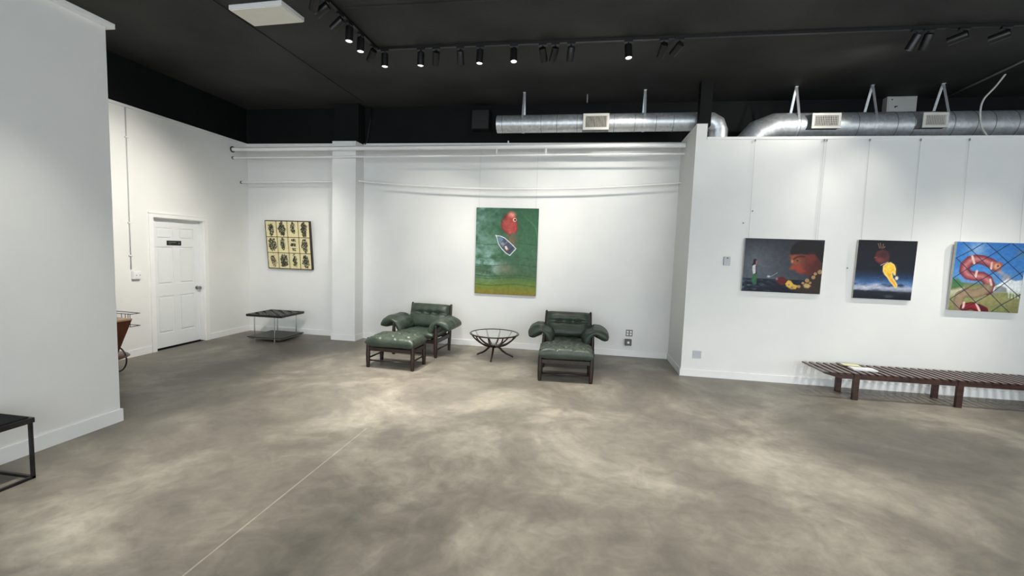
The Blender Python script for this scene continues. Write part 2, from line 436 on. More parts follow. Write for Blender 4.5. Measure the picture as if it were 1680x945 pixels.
# ------------------------------------------------------------------ pipes along the back wall
def pipe(name, label, pts, r, lab_cat='pipe', fl=True):
    t = thing(name, label, lab_cat, pts[0])
    o = Vector(pts[0])
    MB().tube([Vector(p) - o for p in pts], r, 14).build('tube', 'trim', t, True, angle=60)
    if fl:
        MB().cyl((0.0, 0, 0), (0.012, 0, 0), r * 1.55, seg=18).build('wall_collar', 'black_metal', t)
    return t
def seg_pts(a, b, n, sag=0.0):
    a, b = Vector(a), Vector(b)
    return [a.lerp(b, i / n) - Vector((0, 0, sag * 4 * (i / n) * (1 - i / n))) for i in range(n + 1)]
tp = pipe('sprinkler_pipe', 'thickest white pipe running below the top of the back wall', seg_pts((XL, 7.46, 3.425), (XR - 0.01, 7.46, 3.482), 12), 0.036)
for x, zz in ((-1.33, 0.045), (-4.05, 0.04)):
    MB().cyl((x - XL, 0, 0.03 + 0.05 * (x - XL) / 8), (x - XL, 0, 0.10 + 0.05 * (x - XL) / 8), 0.011).build('hanger_rod', 'trim', tp)
for x in (-1.52, -0.7):
    MB().cyl((x - XL, 0.004, 0.03), (x - XL, 0.004, -0.082), 0.013, seg=12).build('drop_stub', 'trim', tp)
pipe('conduit_pipe', 'thin white conduit just under the thick white pipe', seg_pts((XL, 7.465, 3.275), (XR - 0.01, 7.465, 3.352), 12), 0.016)
pipe('low_conduit', 'thin white conduit above the twelve-panel artwork, left of the pilaster', seg_pts((XL, 7.66, 2.86), (-4.54, 7.66, 2.895), 4), 0.016)
pipe('low_conduit', 'sagging white conduit above the green painting, right of the pilaster', seg_pts((-4.08, 7.66, 2.91), (XR, 7.66, 2.935), 16, 0.125), 0.016, fl=False)
# black cable at the corner above the pilaster
tag(MB().tube([(-3.93, 7.82, 4.25), (-3.94, 7.80, 4.0), (-4.0, 7.79, 3.63), (-4.03, 7.77, 3.58)], 0.01, 8).build('black_cable', 'black_metal', smooth=True), 'thin dark cable running down the black wall just right of the pilaster', 'cable')
# ------------------------------------------------------------------ left wall electrics
cn = thing('wall_conduit', 'long thin white conduit running down the left wall to an outlet box', 'conduit', (XL, 5.515, 1.20))
MB().tube([(0.010, 0, 0.09), (0.010, -0.002, 1.2), (0.010, -0.004, 2.37)], 0.0065, 10).build('tube', 'wire', cn, True)
for z in (0.28, 0.75, 1.95):
    MB().span((0, -0.026, z), (0.022, 0.026, z + 0.016), 0.003).build('clip', 'plastic', cn)
ob = thing('outlet_box', 'white surface-mounted outlet box on the left wall beside the door', 'outlet', (XL, 5.575, 1.145))
MB().span((0, -0.058, 0), (0.05, 0.058, 0.115), 0.006).build('box_body', 'plastic', ob)
MB().span((0.05, -0.05, 0.01), (0.054, 0.05, 0.105), 0.002).build('cover_plate', 'plastic', ob)
for y in (-0.025, 0.025):
    sk = MB().span((0.054, y - 0.016, 0.03), (0.057, y + 0.016, 0.085), 0.002).build('socket', 'plastic', ob)
    for q in (-0.007, 0.004):
        MB().span((0.057, y + q, 0.05), (0.0575, y + q + 0.004, 0.066)).build('slot', 'dark_gap', sk)

# outlets low on the back wall
qo = thing('quad_outlet', 'grey four-socket outlet plate on the back wall right of the armchairs', 'outlet', (0.825, YB, 0.35))
MB().span((-0.057, -0.008, 0), (0.057, 0, 0.115), 0.003).build('plate', 'steel_plate', qo)
for x in (-0.026, 0.026):
    for z in (0.036, 0.08):
        s_ = MB().cyl((x, -0.008, z), (x, -0.013, z), 0.017, seg=18).build('socket', 'plastic', qo)
jb = thing('wall_box', 'dark square outlet box with one round white socket below the quad outlet', 'outlet', (0.812, YB, 0.20))
MB().span((-0.055, -0.075, 0), (0.055, 0, 0.105), 0.004).build('box_body', 'dark_plate', jb)
MB().cyl((0, -0.075, 0.055), (0, -0.082, 0.055), 0.021, seg=22).build('socket', 'plastic', jb, True, angle=50)
# thermostat and blank plate on the right partition
th = thing('thermostat', 'small white wall thermostat left of the dark painting', 'thermostat', (2.01, YJ, 1.645))
MB().span((-0.045, -0.026, 0), (0.045, 0, 0.125), 0.006).build('case', 'grey_plastic', th)
MB().span((-0.008, -0.029, 0.098), (0.012, -0.026, 0.112)).build('sensor_window', 'black_metal', th)
bpz = thing('wall_plate', 'square grey blank plate low on the partition near its corner', 'wall plate', (1.695, YJ, 0.272))
MB().span((-0.06, -0.007, 0), (0.06, 0, 0.112), 0.003).build('plate', 'grey_plastic', bpz)
for x in (-0.045, 0.045):
    MB().cyl((x, -0.007, 0.056), (x, -0.009, 0.056), 0.004, seg=10).build('screw', 'nickel', bpz)

# ------------------------------------------------------------------ ducts
def duct(name, label, path, r, x0):
    t = thing(name, label, 'duct', x0)
    o = Vector(x0)
    return t, o
t, o = duct('air_duct', 'shorter round galvanised duct hung in front of the black wall above the armchairs', None, 0.135, (-1.48, 7.26, 3.768))
duct_small = t
R1 = 0.135
m_ = MB()
pp = [(0, 0, 0), (0.02, 0, 0), (3.2, 0, 0.012)]
m_.tube(pp, [R1, R1, R1], 40)
m_.build('duct_run', 'duct', t, True, angle=40)
for k in range(11):
    x = 0.09 + k * 0.29 + (k % 3) * 0.02
    MB().tube([(x, 0, 0.0005 * k), (x + 0.006, 0, 0.0005 * k)], R1 + 0.003, 36).build('seam_bead', 'boot', t)
MB().tube([(3.16, 0, 0.012), (3.25, 0, 0.008), (3.33, 0, -0.04), (3.365, 0, -0.12), (3.37, 0, -0.55)], [R1, R1, R1 * 1.02, R1, R1], 28).build('elbow', 'duct', t, True, angle=16)
t, o = duct('air_duct', 'long larger galvanised duct behind the right partition wall', None, 0.19, (2.24, 7.26, 3.69))
duct_large = t
R2 = 0.19
MB().tube([(0.62, 0, 0), (4.75, 0, 0.0)], R2, 44).build('duct_run', 'duct', t, True, angle=40)
MB().tube([(0.66, 0, 0), (0.42, 0, 0), (0.2, 0, -0.09), (0.06, 0, -0.25), (0.0, 0, -0.6)], [R2 + .003, R2 + .003, R2 * 1.03, R2, R2], 32).build('elbow', 'duct', t, True, angle=16)
MB().tube([(3.55, 0, 0), (3.62, 0, 0), (3.66, 0, -0.01), (6.9, 0, -0.01)], [R2 + .003, R2 + .003, R2 - 0.012, R2 - 0.012], 40).build('reducer', 'duct', t, True, angle=30)
for k in range(12):
    x = 0.70 + k * 0.24 + (k % 2) * 0.03
    if abs(x - 1.06) < .2 or abs(x - 2.4) < .2: continue
    MB().tube([(x, 0, 0), (x + 0.006, 0, 0)], R2 + 0.003, 40).build('seam_bead', 'boot', t)

def register(duct_, x0, x1, z0, z1, yfront, ydepth, skew, bars):
    """an air register: a framed grille (a part of its duct) with boot, backing and louvres as sub-parts"""
    w, hh = x1 - x0, z1 - z0
    f = 0.036
    fr = MB()
    fr.span((-w / 2, -0.016, 0), (w / 2, 0.004, f), 0.003).span((-w / 2, -0.016, hh - f), (w / 2, 0.004, hh), 0.003).span((-w / 2, -0.016, f), (-w / 2 + f, 0.004, hh - f), 0.003).span((w / 2 - f, -0.016, f), (w / 2, 0.004, hh - f), 0.003)
    t = fr.build('register_frame', 'grille', duct_)
    t.location = Vector(((x0 + x1) / 2, yfront, z0)) - duct_.location
    bt = MB()
    a = [(-w / 2 + 0.012, 0.004, 0.012), (w / 2 - 0.012, 0.004, 0.012), (w / 2 - 0.012, 0.004, hh - 0.012), (-w / 2 + 0.012, 0.004, hh - 0.012)]
    b = [(-w / 2 - skew, ydepth, -0.01), (w / 2 - skew * 0.2, ydepth, -0.01), (w / 2 - skew * 0.2, ydepth, hh), (-w / 2 - skew, ydepth, hh)]
    A = [bt.b.verts.new(p) for p in a]; B = [bt.b.verts.new(p) for p in b]
    for i in range(4): bt.b.faces.new((A[i], A[(i + 1) % 4], B[(i + 1) % 4], B[i]))
    bt.b.faces.new(A); bt.b.faces.new(B[::-1])
    bt.build('boot', 'boot', t)
    MB().span((-w / 2 + f, 0.000, f), (w / 2 - f, 0.003, hh - f)).build('dark_backing', 'dark_gap', t)
    for k in range(bars):
        x = -w / 2 + f + (k + 0.5) * (w - 2 * f) / bars
        MB().span((x - 0.0035, -0.012, f - 0.002), (x + 0.0035, 0, hh - f + 0.002)).build('louvre', 'grille', t)
    if skew > 0.02:
        for k in range(5):
            z = f + (k + 0.5) * (hh - 2 * f) / 5
            MB().span((-w / 2 + f - 0.002, -0.006, z - 0.002), (w / 2 - f + 0.002, 0, z + 0.002)).build('cross_louvre', 'grille', t)
    return t
register(duct_small, -0.115, 0.275, 3.625, 3.865, 7.085, 0.09, 0.01, 16)
register(duct_large, 3.055, 3.425, 3.60, 3.81, 7.02, 0.14, 0.10, 14)
register(duct_large, 4.43, 4.735, 3.60, 3.80, 7.02, 0.14, 0.12, 12)

def hanger(label, x, r, zc, lean=0.0, w=0.034):
    t = thing('duct_strap', label, 'strap', (x, 7.26, ZC), 0, 'metal straps holding the ducts')
    mb = MB()
    pts, nr = [], []
    rr = r + 0.004
    top = Vector((0, 0, -0.006)); 
    a0 = math.radians(25)
    def P(a): return Vector((lean, -rr * math.cos(a), zc - ZC + rr * math.sin(a)))
    seq = [a0 - k * (PI + 2 * a0) / 24 for k in range(25)]
    pts = [top + Vector((0, -0.006, 0))] + [P(a) for a in seq] + [top + Vector((0, 0.006, 0))]
    f0 = (P(seq[0]) - pts[0]).cross(Vector((1, 0, 0)))
    f1 = (pts[-1] - P(seq[-1])).cross(Vector((1, 0, 0)))
    nr = [f0] + [P(a) - Vector((lean, 0, zc - ZC)) for a in seq] + [f1]
    if nr[0].dot(nr[1]) < 0: nr[0] = -nr[0]
    if nr[-1].dot(nr[-2]) < 0: nr[-1] = -nr[-1]
    mb.strip(pts, (1, 0, 0), w, 0.003, nr)
    mb.build('band', 'strap_metal', t)
    MB().span((-0.02, -0.02, -0.006), (0.02, 0.02, 0)).build('ceiling_bracket', 'strap_metal', t)
    return t
hanger('galvanised strap at the left end of the shorter duct', -1.06, R1, 3.768)
hanger('galvanised strap at the right end of the shorter duct', 0.80, R1, 3.776)
hanger('bright galvanised strap on the larger duct just right of its elbow', 2.92, R2, 3.69)
hanger('galvanised strap on the larger duct between its two registers', 3.91, R2, 3.69)
hanger('galvanised strap at the right edge of the farther register', 4.79, R2, 3.69)
tag(MB().cyl((-0.07, 7.4, ZC), (-0.07, 7.4, ZC - 0.13), 0.011, seg=10).build('hanger_rod', 'steel_plate'), 'short steel rod hanging from the ceiling above the shorter duct', 'rod')

eb = thing('control_box', 'pale grey metal control box on the black wall behind the larger duct', 'electrical box', (4.59, YB + 0.02, 3.97))
MB().span((-0.2, -0.12, 0), (0.2, 0, 0.285), 0.006).build('box_body', 'grey_box', eb)
MB().span((-0.185, -0.126, 0.015), (0.185, -0.12, 0.27), 0.003).build('box_door', 'grey_box', eb)
MB().cyl((-0.14, -0.126, 0.235), (-0.14, -0.132, 0.235), 0.009, seg=12).build('screw', 'black_metal', eb)
MB().prism([(-0.1, 0.118), (-0.09, 0.114), (-0.078, 0.126), (-0.06, 0.13), (-0.06, 0.14), (-0.085, 0.142), (-0.1, 0.138)], 'y', -0.134, -0.126).build('latch', 'black_metal', eb)
sp = thing('wall_speaker', 'black loudspeaker on the black wall left of the shorter duct', 'speaker', (-1.865, YB + 0.02, 3.80))
MB().span((-0.16, -0.2, 0), (0.16, -0.03, 0.34), 0.012).build('cabinet', 'black_rough', sp)
MB().span((-0.145, -0.208, 0.015), (0.145, -0.2, 0.325), 0.004).build('speaker_grille', 'black_metal', sp)
MB().span((-0.04, -0.04, 0.1), (0.04, 0, 0.24)).build('bracket', 'black_metal', sp)
tag(MB().tube([(5.19, YB, ZC - 0.016), (5.165, 7.2, ZC - 0.016), (5.12, 6.5, ZC - 0.016), (5.02, 4.4, ZC - 0.016), (4.9, 2.0, ZC - 0.016)], 0.014, 10).build('ceiling_conduit', 'steel_plate', smooth=True), 'grey conduit running along the black ceiling above the right partition', 'conduit')
tag(MB().tube(smooth_path([(5.3, 6.97, ZC), (5.2, 6.97, 4.10), (5.09, 6.97, 3.95), (5.065, 6.97, 3.80), (5.11, 6.985, 3.6), (5.2, 6.99, 3.45), (5.24, 6.99, 3.2)]), 0.011, 10).build('hanging_cable', 'cable_white', smooth=True), 'pale cable hanging in a curve in front of the larger duct', 'cable')

# white ceiling panel
cp = thing('ceiling_panel', 'white rectangular panel fixed flat under the black ceiling', 'ceiling panel', (-3.545, 4.615, ZC - 0.055), math.radians(-3))
MB().span((-0.325, -0.18, 0.008), (0.325, 0.18, 0.055), 0.004).build('panel_body', 'plastic', cp)
MB().span((-0.315, -0.17, 0), (0.315, 0.17, 0.008), 0.002).build('panel_face', 'panel', cp)

# ------------------------------------------------------------------ track lighting
def track(label, a, b, group=None):
    a, b = Vector(a), Vector(b)
    t = thing('lighting_track', label, 'lighting track', a, 0, group)
    d_ = b - a
    L = d_.length
    e = MB()
    if abs(d_.x) > abs(d_.y): e.span((0, -0.018, -0.03), (L * (1 if d_.x > 0 else -1), 0.018, 0))
    else: e.span((-0.018, 0, -0.03), (0.018, L * (1 if d_.y > 0 else -1), 0))
    e.build('rail', 'black_metal', t)
    return t
YT, XT = 5.56, -2.72
lt = track('long black lighting track running left to right across the ceiling', (XT, YT, ZC), (9.0, YT, ZC))
MB().span((-0.03, -0.03, -0.036), (0.05, 0.03, 0)).build('corner_joint', 'black_metal', lt)
for x in (3.3, 5.2, 7.6): MB().span((x - 0.04, -0.021, -0.033), (x + 0.04, 0.021, 0)).build('joiner', 'black_metal', lt)
track('black lighting track on the left running toward the camera from the corner joint', (XT, YT - 0.02, ZC), (XT, -0.5, ZC))

def lamp(label, pos, aim, power, lit=False, size=60, blend=1.0, warm=(1.0, 0.95, 0.86), along='x', lens=None):
    """track head: adapter under the rail, a stem, a can turned along 'aim'; its lamp shines out of the can"""
    t = thing('track_spotlight', label, 'spotlight', (pos[0], pos[1], ZC - 0.03), 0, 'spotlights on the ceiling tracks')
    ax = (0.05, 0.017, 0.022) if along == 'x' else (0.017, 0.05, 0.022)
    MB().span((-ax[0], -ax[1], -ax[2]), (ax[0], ax[1], 0), 0.003).build('adapter', 'black_metal', t)
    MB().cyl((0, 0, -0.02), (0, 0, -0.075), 0.009, seg=12).build('stem', 'black_metal', t)
    d_ = Vector(aim).normalized()
    q = d_.to_track_quat('-Z', 'Y').to_matrix().to_4x4()
    piv = Vector((0, 0, -0.078))
    R, L = 0.043, 0.150
    can = MB().lathe([(0.030, 0.035), (R - 0.002, 0.03), (R, 0.024), (R, 0.024 - L), (R - 0.007, 0.024 - L), (R - 0.009, 0.024 - L + 0.012), (0.001, 0.024 - L + 0.014)], seg=28)
    bmesh.ops.transform(can.b, matrix=Matrix.Translation(piv) @ q, verts=can.b.verts)
    can.build('can', 'black_metal', t, True, angle=35)
    ln = MB().lathe([(0.0345, 0.024 - L + 0.0125), (0.034, 0.024 - L + 0.005), (0.022, 0.024 - L - 0.002), (0.001, 0.024 - L - 0.004)], seg=24)
    bmesh.ops.transform(ln.b, matrix=Matrix.Translation(piv) @ q, verts=ln.b.verts)
    ln.build('lens', 'lamp_on' if lit else 'lamp_dim', t, True)
    if power:
        ld = bpy.data.lights.new('spot_beam', 'SPOT')
        ld.energy = power; ld.color = warm; ld.spot_size = math.radians(size); ld.spot_blend = blend; ld.shadow_soft_size = 0.03
        lo = bpy.data.objects.new('spot_beam', ld); COL.objects.link(lo)
        lo.parent = t
        lo.matrix_local = Matrix.Translation(piv + d_ * (L - 0.024 + 0.012)) @ q
    return t
def aim_at(pos, tgt):
    return Vector(tgt) - Vector((pos[0], pos[1], ZC - 0.11))
KP = 0.5
TR = [  # x on the long track, target, watts, label
    (-2.62, (-2.62, 5.70, 0), 560, 'lit black spotlight hanging beside the corner joint of the two tracks'),
    (-2.14, (-2.35, 5.9, 0), 500, 'lit black spotlight pointing straight down, first after the corner on the long track'),
    (-1.94, (-2.9, 7.84, 1.6), 620, 'black spotlight close right of the first one after the corner'),
    (-1.63, (-1.9, 7.84, 0.9), 620, 'black spotlight pointing down, left of the two brightest lit ones'),
    (-1.38, (-1.5, 5.5, 0), 560, 'lit black spotlight pointing down above the green painting left half'),
    (-0.96, (-0.75, 5.0, 0), 640, 'lit black spotlight tipped toward the camera with its lens showing, above the green painting'),
    (-0.61, (-0.2, 7.84, 2.0), 300, 'leftmost of the three unlit-looking spotlights grouped right of the green painting'),
    (-0.46, (-1.36, 7.84, 1.75), 420, 'middle one of the three spotlights grouped right of the green painting'),
    (-0.27, (-0.7, 7.84, 0.7), 320, 'rightmost of the three spotlights grouped right of the green painting'),
    (0.39, (0.75, 5.0, 0), 640, 'single lit black spotlight with a glowing lens above the right armchair'),
    (0.79, (0.35, 7.84, 2.55), 300, 'black spotlight tilted left, first of the pair right of the single lit one'),
    (0.96, (-0.3, 7.84, 3.0), 260, 'black spotlight turned sharply left, second of the pair right of the single lit one'),
    (3.37, (2.7, 6.81, 1.7), 300, 'black spotlight tilted left above the painting of the large face'),
    (3.48, (3.5, 6.7, 2.4), 220, 'lit black spotlight pointing down beside the tilted one at the right'),
    (3.81, (2.2, 7.1, 3.72), 300, 'black spotlight laid almost level above the dark painting with the yellow shape'),
    (4.19, (2.6, 7.0, 3.72), 300, 'rightmost black spotlight in view, laid almost level on the long track'),
]
for x, tg, p, lab in TR:
    lamp(lab, (x, YT), aim_at((x, YT), tg), p * KP * (0.5 if tg[2] > 0.5 else 1.2), 'lit' in lab.replace('unlit', ''))
TL = [
    (5.44, (-5.62, 7.84, 1.6), 210, 'black spotlight tilted left just before the corner joint on the left track'),
    (5.13, (-2.75, 5.0, 0), 520, 'lit black spotlight nearest the corner on the left track, pointing down'),
    (4.87, (-2.8, 4.7, 0), 420, 'second lit black spotlight from the corner on the left track'),
    (4.68, (-6.47, 5.3, 1.5), 420, 'black spotlight turned toward the door wall, after the two lit ones on the left track'),
    (4.40, (-6.47, 4.7, 2.0), 420, 'black spotlight turned left, beside the right edge of the white ceiling panel'),
    (4.23, (-6.2, 7.6, 1.2), 160, 'highest black spotlight in view on the left track, half cut by the picture edge'),
]
for y, tg, p, lab in TL:
    lamp(lab, (XT, y), aim_at((XT, y), tg), p * KP * (1.9 if tg[2] > 0.5 else 1.2), 'lit' in lab, along='y', size=30 if y > 5.4 else 60)
for x, tg, p in ((5.2, (4.4, 6.45, 0.3), 480), (6.3, (5.6, 6.6, 0.6), 260), (6.6, (3.6, 6.5, 0.4), 620)):  # unseen heads added beyond the right edge to light the bench
    lamp('added black spotlight on the long track, unseen beyond the right picture edge', (x, YT), aim_at((x, YT), tg), p * KP, size=50)
# unseen heads added on the left track to light floor, corner and partition
for k, (y, tg, p) in enumerate([(3.75, (-2.3, 6.6, 0.1), 560), (3.3, (-5.6, 7.8, 0.7), 420), (2.9, (-3.0, 3.1, 0), 640), (2.4, (-4.29, 2.7, 0.9), 230), (1.9, (-2.9, 2.1, 0), 640)]):
    lamp('added unseen black spotlight on the left track above the floor joint, outside the picture', (XT, y), aim_at((XT, y), tg), p * KP * 1.2, along='y', size=44)

track('added black lighting track across the ceiling nearer the camera, unseen outside the picture', (-1.5, 2.3, ZC), (7.5, 2.3, ZC))  # extra unseen track, added with its heads as fill for the front floor
for x, tg in ((-1.0, (-0.8, 2.9, 0)), (0.4, (0.2, 3.3, 0)), (1.6, (1.4, 4.4, 0)), (2.6, (2.4, 3.2, 0)), (3.8, (3.6, 4.8, 0)), (5.0, (4.6, 3.4, 0))):
    lamp('added black fill spotlight on the nearer track above the open floor, unseen outside the picture', (x, 2.3), Vector(tg) - Vector((x, 2.3, ZC - 0.11)), (760 if x < 1 else 500) * KP, size=76)

# ------------------------------------------------------------------ pictures
class Canvas:
    def __init__(s, nx, ny, asp):
        s.nx, s.ny, s.asp = nx, ny, asp
        u = np.linspace(0, 1, nx); v = np.linspace(0, 1, ny)
        s.U, s.V = np.meshgrid(u, v)
        s.C = np.zeros((ny, nx, 3))
        s.rng = np.random.default_rng(3)
    def noise(s, su, sv, octs=3, seed=0):
        r = np.random.default_rng(seed); out = np.zeros_like(s.U); amp = 1.0; tot = 0
        for k in range(octs):
            a, b = max(2, int(su * 2 ** k)), max(2, int(sv * 2 ** k))
            g = r.random((b + 2, a + 2))
            x, y = s.U * a, s.V * b
            i, j = np.floor(x).astype(int), np.floor(y).astype(int)
            fx, fy = x - i, y - j
            fx = fx * fx * (3 - 2 * fx); fy = fy * fy * (3 - 2 * fy)
            out += amp * ((g[j, i] * (1 - fx) + g[j, i + 1] * fx) * (1 - fy) + (g[j + 1, i] * (1 - fx) + g[j + 1, i + 1] * fx) * fy)
            tot += amp; amp *= 0.55
        return out / tot
    def mix(s, col, a):
        a = np.clip(a, 0, 1)[..., None]
        c = np.array(col, float)
        s.C = s.C * (1 - a) + c * a
    def vgrad(s, stops):
        ps = [p for p, _ in stops]
        for k in range(3): s.C[..., k] = np.interp(s.V, ps, [c[k] for _, c in stops])
    def sdf(s, pts):
        P = np.array(pts, float) * [1, s.asp]
        X, Y = s.U, s.V * s.asp
        d = np.full_like(X, 9.0); ins = np.zeros_like(X, bool)
        n = len(P)
        for i in range(n):
            a, b = P[i], P[(i + 1) % n]
            e = b - a; w0, w1 = X - a[0], Y - a[1]
            t = np.clip((w0 * e[0] + w1 * e[1]) / max(1e-12, e @ e), 0, 1)
            d = np.minimum(d, np.hypot(w0 - e[0] * t, w1 - e[1] * t))
            c = (a[1] > Y) != (b[1] > Y)
            with np.errstate(divide='ignore', invalid='ignore'):
                xi = (b[0] - a[0]) * (Y - a[1]) / (b[1] - a[1] + 1e-15) + a[0]
            ins ^= c & (X < xi)
        return np.where(ins, -d, d)
    def poly(s, pts, col, soft=0.006, al=1.0, tex=None):
        a = np.clip(0.5 - s.sdf(pts) / soft, 0, 1) * al
        if tex is not None: a = a * tex
        s.mix(col, a)
    def line(s, pts, w, col, soft=0.004, al=1.0):
        P = np.array(pts, float) * [1, s.asp]; X, Y = s.U, s.V * s.asp
        d = np.full_like(X, 9.0)
        for a, b in zip(P, P[1:]):
            e = b - a; w0, w1 = X - a[0], Y - a[1]
            t = np.clip((w0 * e[0] + w1 * e[1]) / max(1e-12, e @ e), 0, 1)
            d = np.minimum(d, np.hypot(w0 - e[0] * t, w1 - e[1] * t))
        s.mix(col, np.clip(0.5 - (d - w / 2) / soft, 0, 1) * al)
    def blob(s, c, r, col, soft=0.3, al=1.0):
        d = np.hypot((s.U - c[0]) / r[0], (s.V - c[1]) / r[1])
        s.mix(col, np.clip((1 + soft - d) / (2 * soft), 0, 1) * al)
    def mesh(s, name, w, hh, y, parent, tilt=None):
        """flat painted sheet: x from -w/2..w/2, z from hh..0, facing -Y at local y"""
        nx, ny = s.nx, s.ny
        co = np.zeros((ny, nx, 3)); co[..., 0] = (s.U - 0.5) * w; co[..., 1] = y; co[..., 2] = (1 - s.V) * hh
        idx = np.arange(nx * ny).reshape(ny, nx)
        f = np.stack([idx[1:, :-1], idx[1:, 1:], idx[:-1, 1:], idx[:-1, :-1]], -1).reshape(-1, 4)
        me = bpy.data.meshes.new(name)
        me.from_pydata(co.reshape(-1, 3).tolist(), [], f.tolist())
        br = s.noise(34, 34 * s.asp, 3, nx) - 0.5          # brushwork
        c = np.clip(s.C * (1 + 0.22 * br[..., None]), 0, 255) / 255.0
        lin = np.where(c <= 0.04045, c / 12.92, ((c + 0.055) / 1.055) ** 2.4)
        at = me.color_attributes.new('paint', 'FLOAT_COLOR', 'POINT')
        at.data.foreach_set('color', np.concatenate([lin, np.ones((ny, nx, 1))], -1).astype(np.float32).ravel())
        me.materials.append(M['paint'])
        ob_ = bpy.data.objects.new(name, me); COL.objects.link(ob_); ob_.parent = parent
        return ob_

def uvq(q, pts):
    """map points of a four-cornered sketch (tl,tr,br,bl) to 0..1 canvas coordinates"""
    tl, tr, br, bl = [np.array(p, float) for p in q]
    out = []
    for p in pts:
        p = np.array(p, float); u = v = 0.5
        for _ in range(12):
            P = tl * (1 - u) * (1 - v) + tr * u * (1 - v) + br * u * v + bl * (1 - u) * v
            du = (tr - tl) * (1 - v) + (br - bl) * v; dv = (bl - tl) * (1 - u) + (br - tr) * u
            s_ = np.linalg.solve(np.array([du, dv]).T, p - P); u += s_[0]; v += s_[1]
        out.append((u, v))
    return out

def picture(name, label, loc, w, hh, depth, lean, edge, cv, wires, zrail, cat='painting'):
    t = thing(name, label, cat, loc)
    t.rotation_euler = (lean, 0, 0)
    MB().span((-w / 2, -depth, 0), (w / 2, -0.001, hh)).build('canvas', edge, t)
    cv.mesh('painted_face', w - 0.002, hh, -depth - 0.0008, t)
    return t
def hang_wire(label, x, y, z0, z1, dx=0.0):
    w = thing('hanging_wire', label, 'wire', (x, y, z0), 0, 'picture hanging wires')
    MB().tube([(0, 0, 0), (dx, 0.008, z1 - z0)], 0.0016, 6).build('wire_strand', 'wire', w)
    MB().span((dx - 0.006, -0.002, z1 - z0 - 0.03), (dx + 0.006, 0.014, z1 - z0), 0.001).build('hook', 'nickel', w)

# --- green painting: fish head and rowing boat
def art_green():
    c = Canvas(230, 320, 1.52 / 1.11)
    q = ((15, 8), (655, 10), (632, 905), (8, 890)); k = lambda *p: uvq(q, p)
    c.vgrad([(0, (42, 80, 58)), (0.3, (54, 94, 66)), (0.55, (66, 102, 76)), (0.76, (70, 98, 72)), (0.84, (92, 120, 62)), (0.93, (118, 128, 50)), (1, (138, 118, 52))])
    n = c.noise(9, 14, 4, 1); n2 = c.noise(4, 5, 3, 2)
    left = np.clip(1.15 - c.U * 1.9 + (n2 - 0.5) * 0.8, 0, 1) * np.clip((0.86 - c.V) * 6, 0, 1)
    c.mix((124, 156, 150), left * np.clip(0.15 + (n - 0.35) * 1.9, 0, 1) * 0.9)
    c.mix((172, 205, 205), np.exp(-((c.U - 0.2) / 0.2) ** 2 - ((c.V - 0.66) / 0.16) ** 2) * np.clip((n - 0.4) * 4, 0, 1) * 0.7)
    c.mix((44, 78, 58), np.clip((0.42 - n) * 3, 0, 1) * 0.5 * np.clip((0.84 - c.V) * 6, 0, 1))
    for v0, al in ((0.41, .5), (0.57, .4), (0.655, .5), (0.78, .75), (0.805, .5), (0.885, .5)):
        c.mix((34, 72, 48), np.exp(-((c.V - v0 - 0.012 * np.sin(c.U * 7)) / 0.006) ** 2) * al * np.clip(n * 1.5, 0, 1))
    for j in range(9):   # pale strokes in the upper right corner
        c.line([(0.68 + j * 0.03, 0.01), (0.78 + j * 0.035, 0.10 + j * .012), (0.99, 0.21 + j * 0.022)], 0.003, (92, 150, 98), 0.006, 0.5)
    # body fading into the water
    c.blob((0.58, 0.36), (0.07, 0.07), (150, 92, 78), 0.9, 0.6)
    c.blob((0.5, 0.70), (0.12, 0.05), (140, 128, 108), 1.0, 0.6)
    c.blob((0.63, 0.62), (0.06, 0.05), (60, 92, 74), 1.0, 0.7)
    head = k((370, 42), (410, 60), (432, 110), (440, 170), (446, 220), (430, 262), (390, 266), (358, 284), (326, 262), (284, 232), (270, 182), (284, 130), (315, 84), (345, 54))
    c.poly(head, (92, 46, 42), 0.02)
    c.poly([(0.575 + (a - 0.575) * 0.9, 0.165 + (b - 0.165) * 0.92) for a, b in head], (158, 66, 60), 0.04)
    c.mix((186, 112, 98), np.clip(0.5 - c.sdf(head) / 0.05, 0, 1) * np.clip((n - 0.48) * 4, 0, 1) * 0.6)
    c.blob(k((385, 75))[0], (0.05, 0.028), (222, 158, 140), 0.7, 0.8)
    c.blob(k((312, 105))[0], (0.03, 0.03), (84, 50, 44), 0.8, 0.7)
    c.line(k((300, 190), (345, 215), (400, 205), (430, 190)), 0.008, (140, 50, 46), 0.02, 0.7)
    e = k((413, 127))[0]
    c.blob(e, (0.028, 0.020), (236, 214, 196), 0.2); c.blob((e[0] + .004, e[1]), (0.017, 0.013), (32, 22, 22), 0.2)
    bt = k((226, 292), (268, 295), (310, 312), (350, 345), (395, 385), (428, 420), (367, 490), (325, 465), (280, 420), (248, 372))
    c.poly(bt, (70, 80, 100), 0.008)
    c.poly(k((236, 302), (280, 308), (300, 330), (258, 368)), (104, 130, 148), 0.02)
    c.line(k((290, 400), (345, 345)), 0.02, (104, 108, 120), 0.01); c.line(k((340, 462), (402, 400)), 0.018, (54, 60, 78), 0.01)
    c.poly(k((312, 398), (330, 392), (352, 432), (340, 444), (318, 420)), (222, 200, 172), 0.01)
    c.blob(k((290, 372))[0], (0.03, 0.018), (170, 168, 160), 0.6, 0.8)
    c.blob(k((345, 440))[0], (0.015, 0.012), (120, 70, 50), 0.5)
    c.line(bt + [bt[0]], 0.011, (226, 232, 236), 0.006)
    c.line(k((219, 286), (228, 294)), 0.01, (236, 238, 240), 0.006)
    return c
zc0 = 0.965
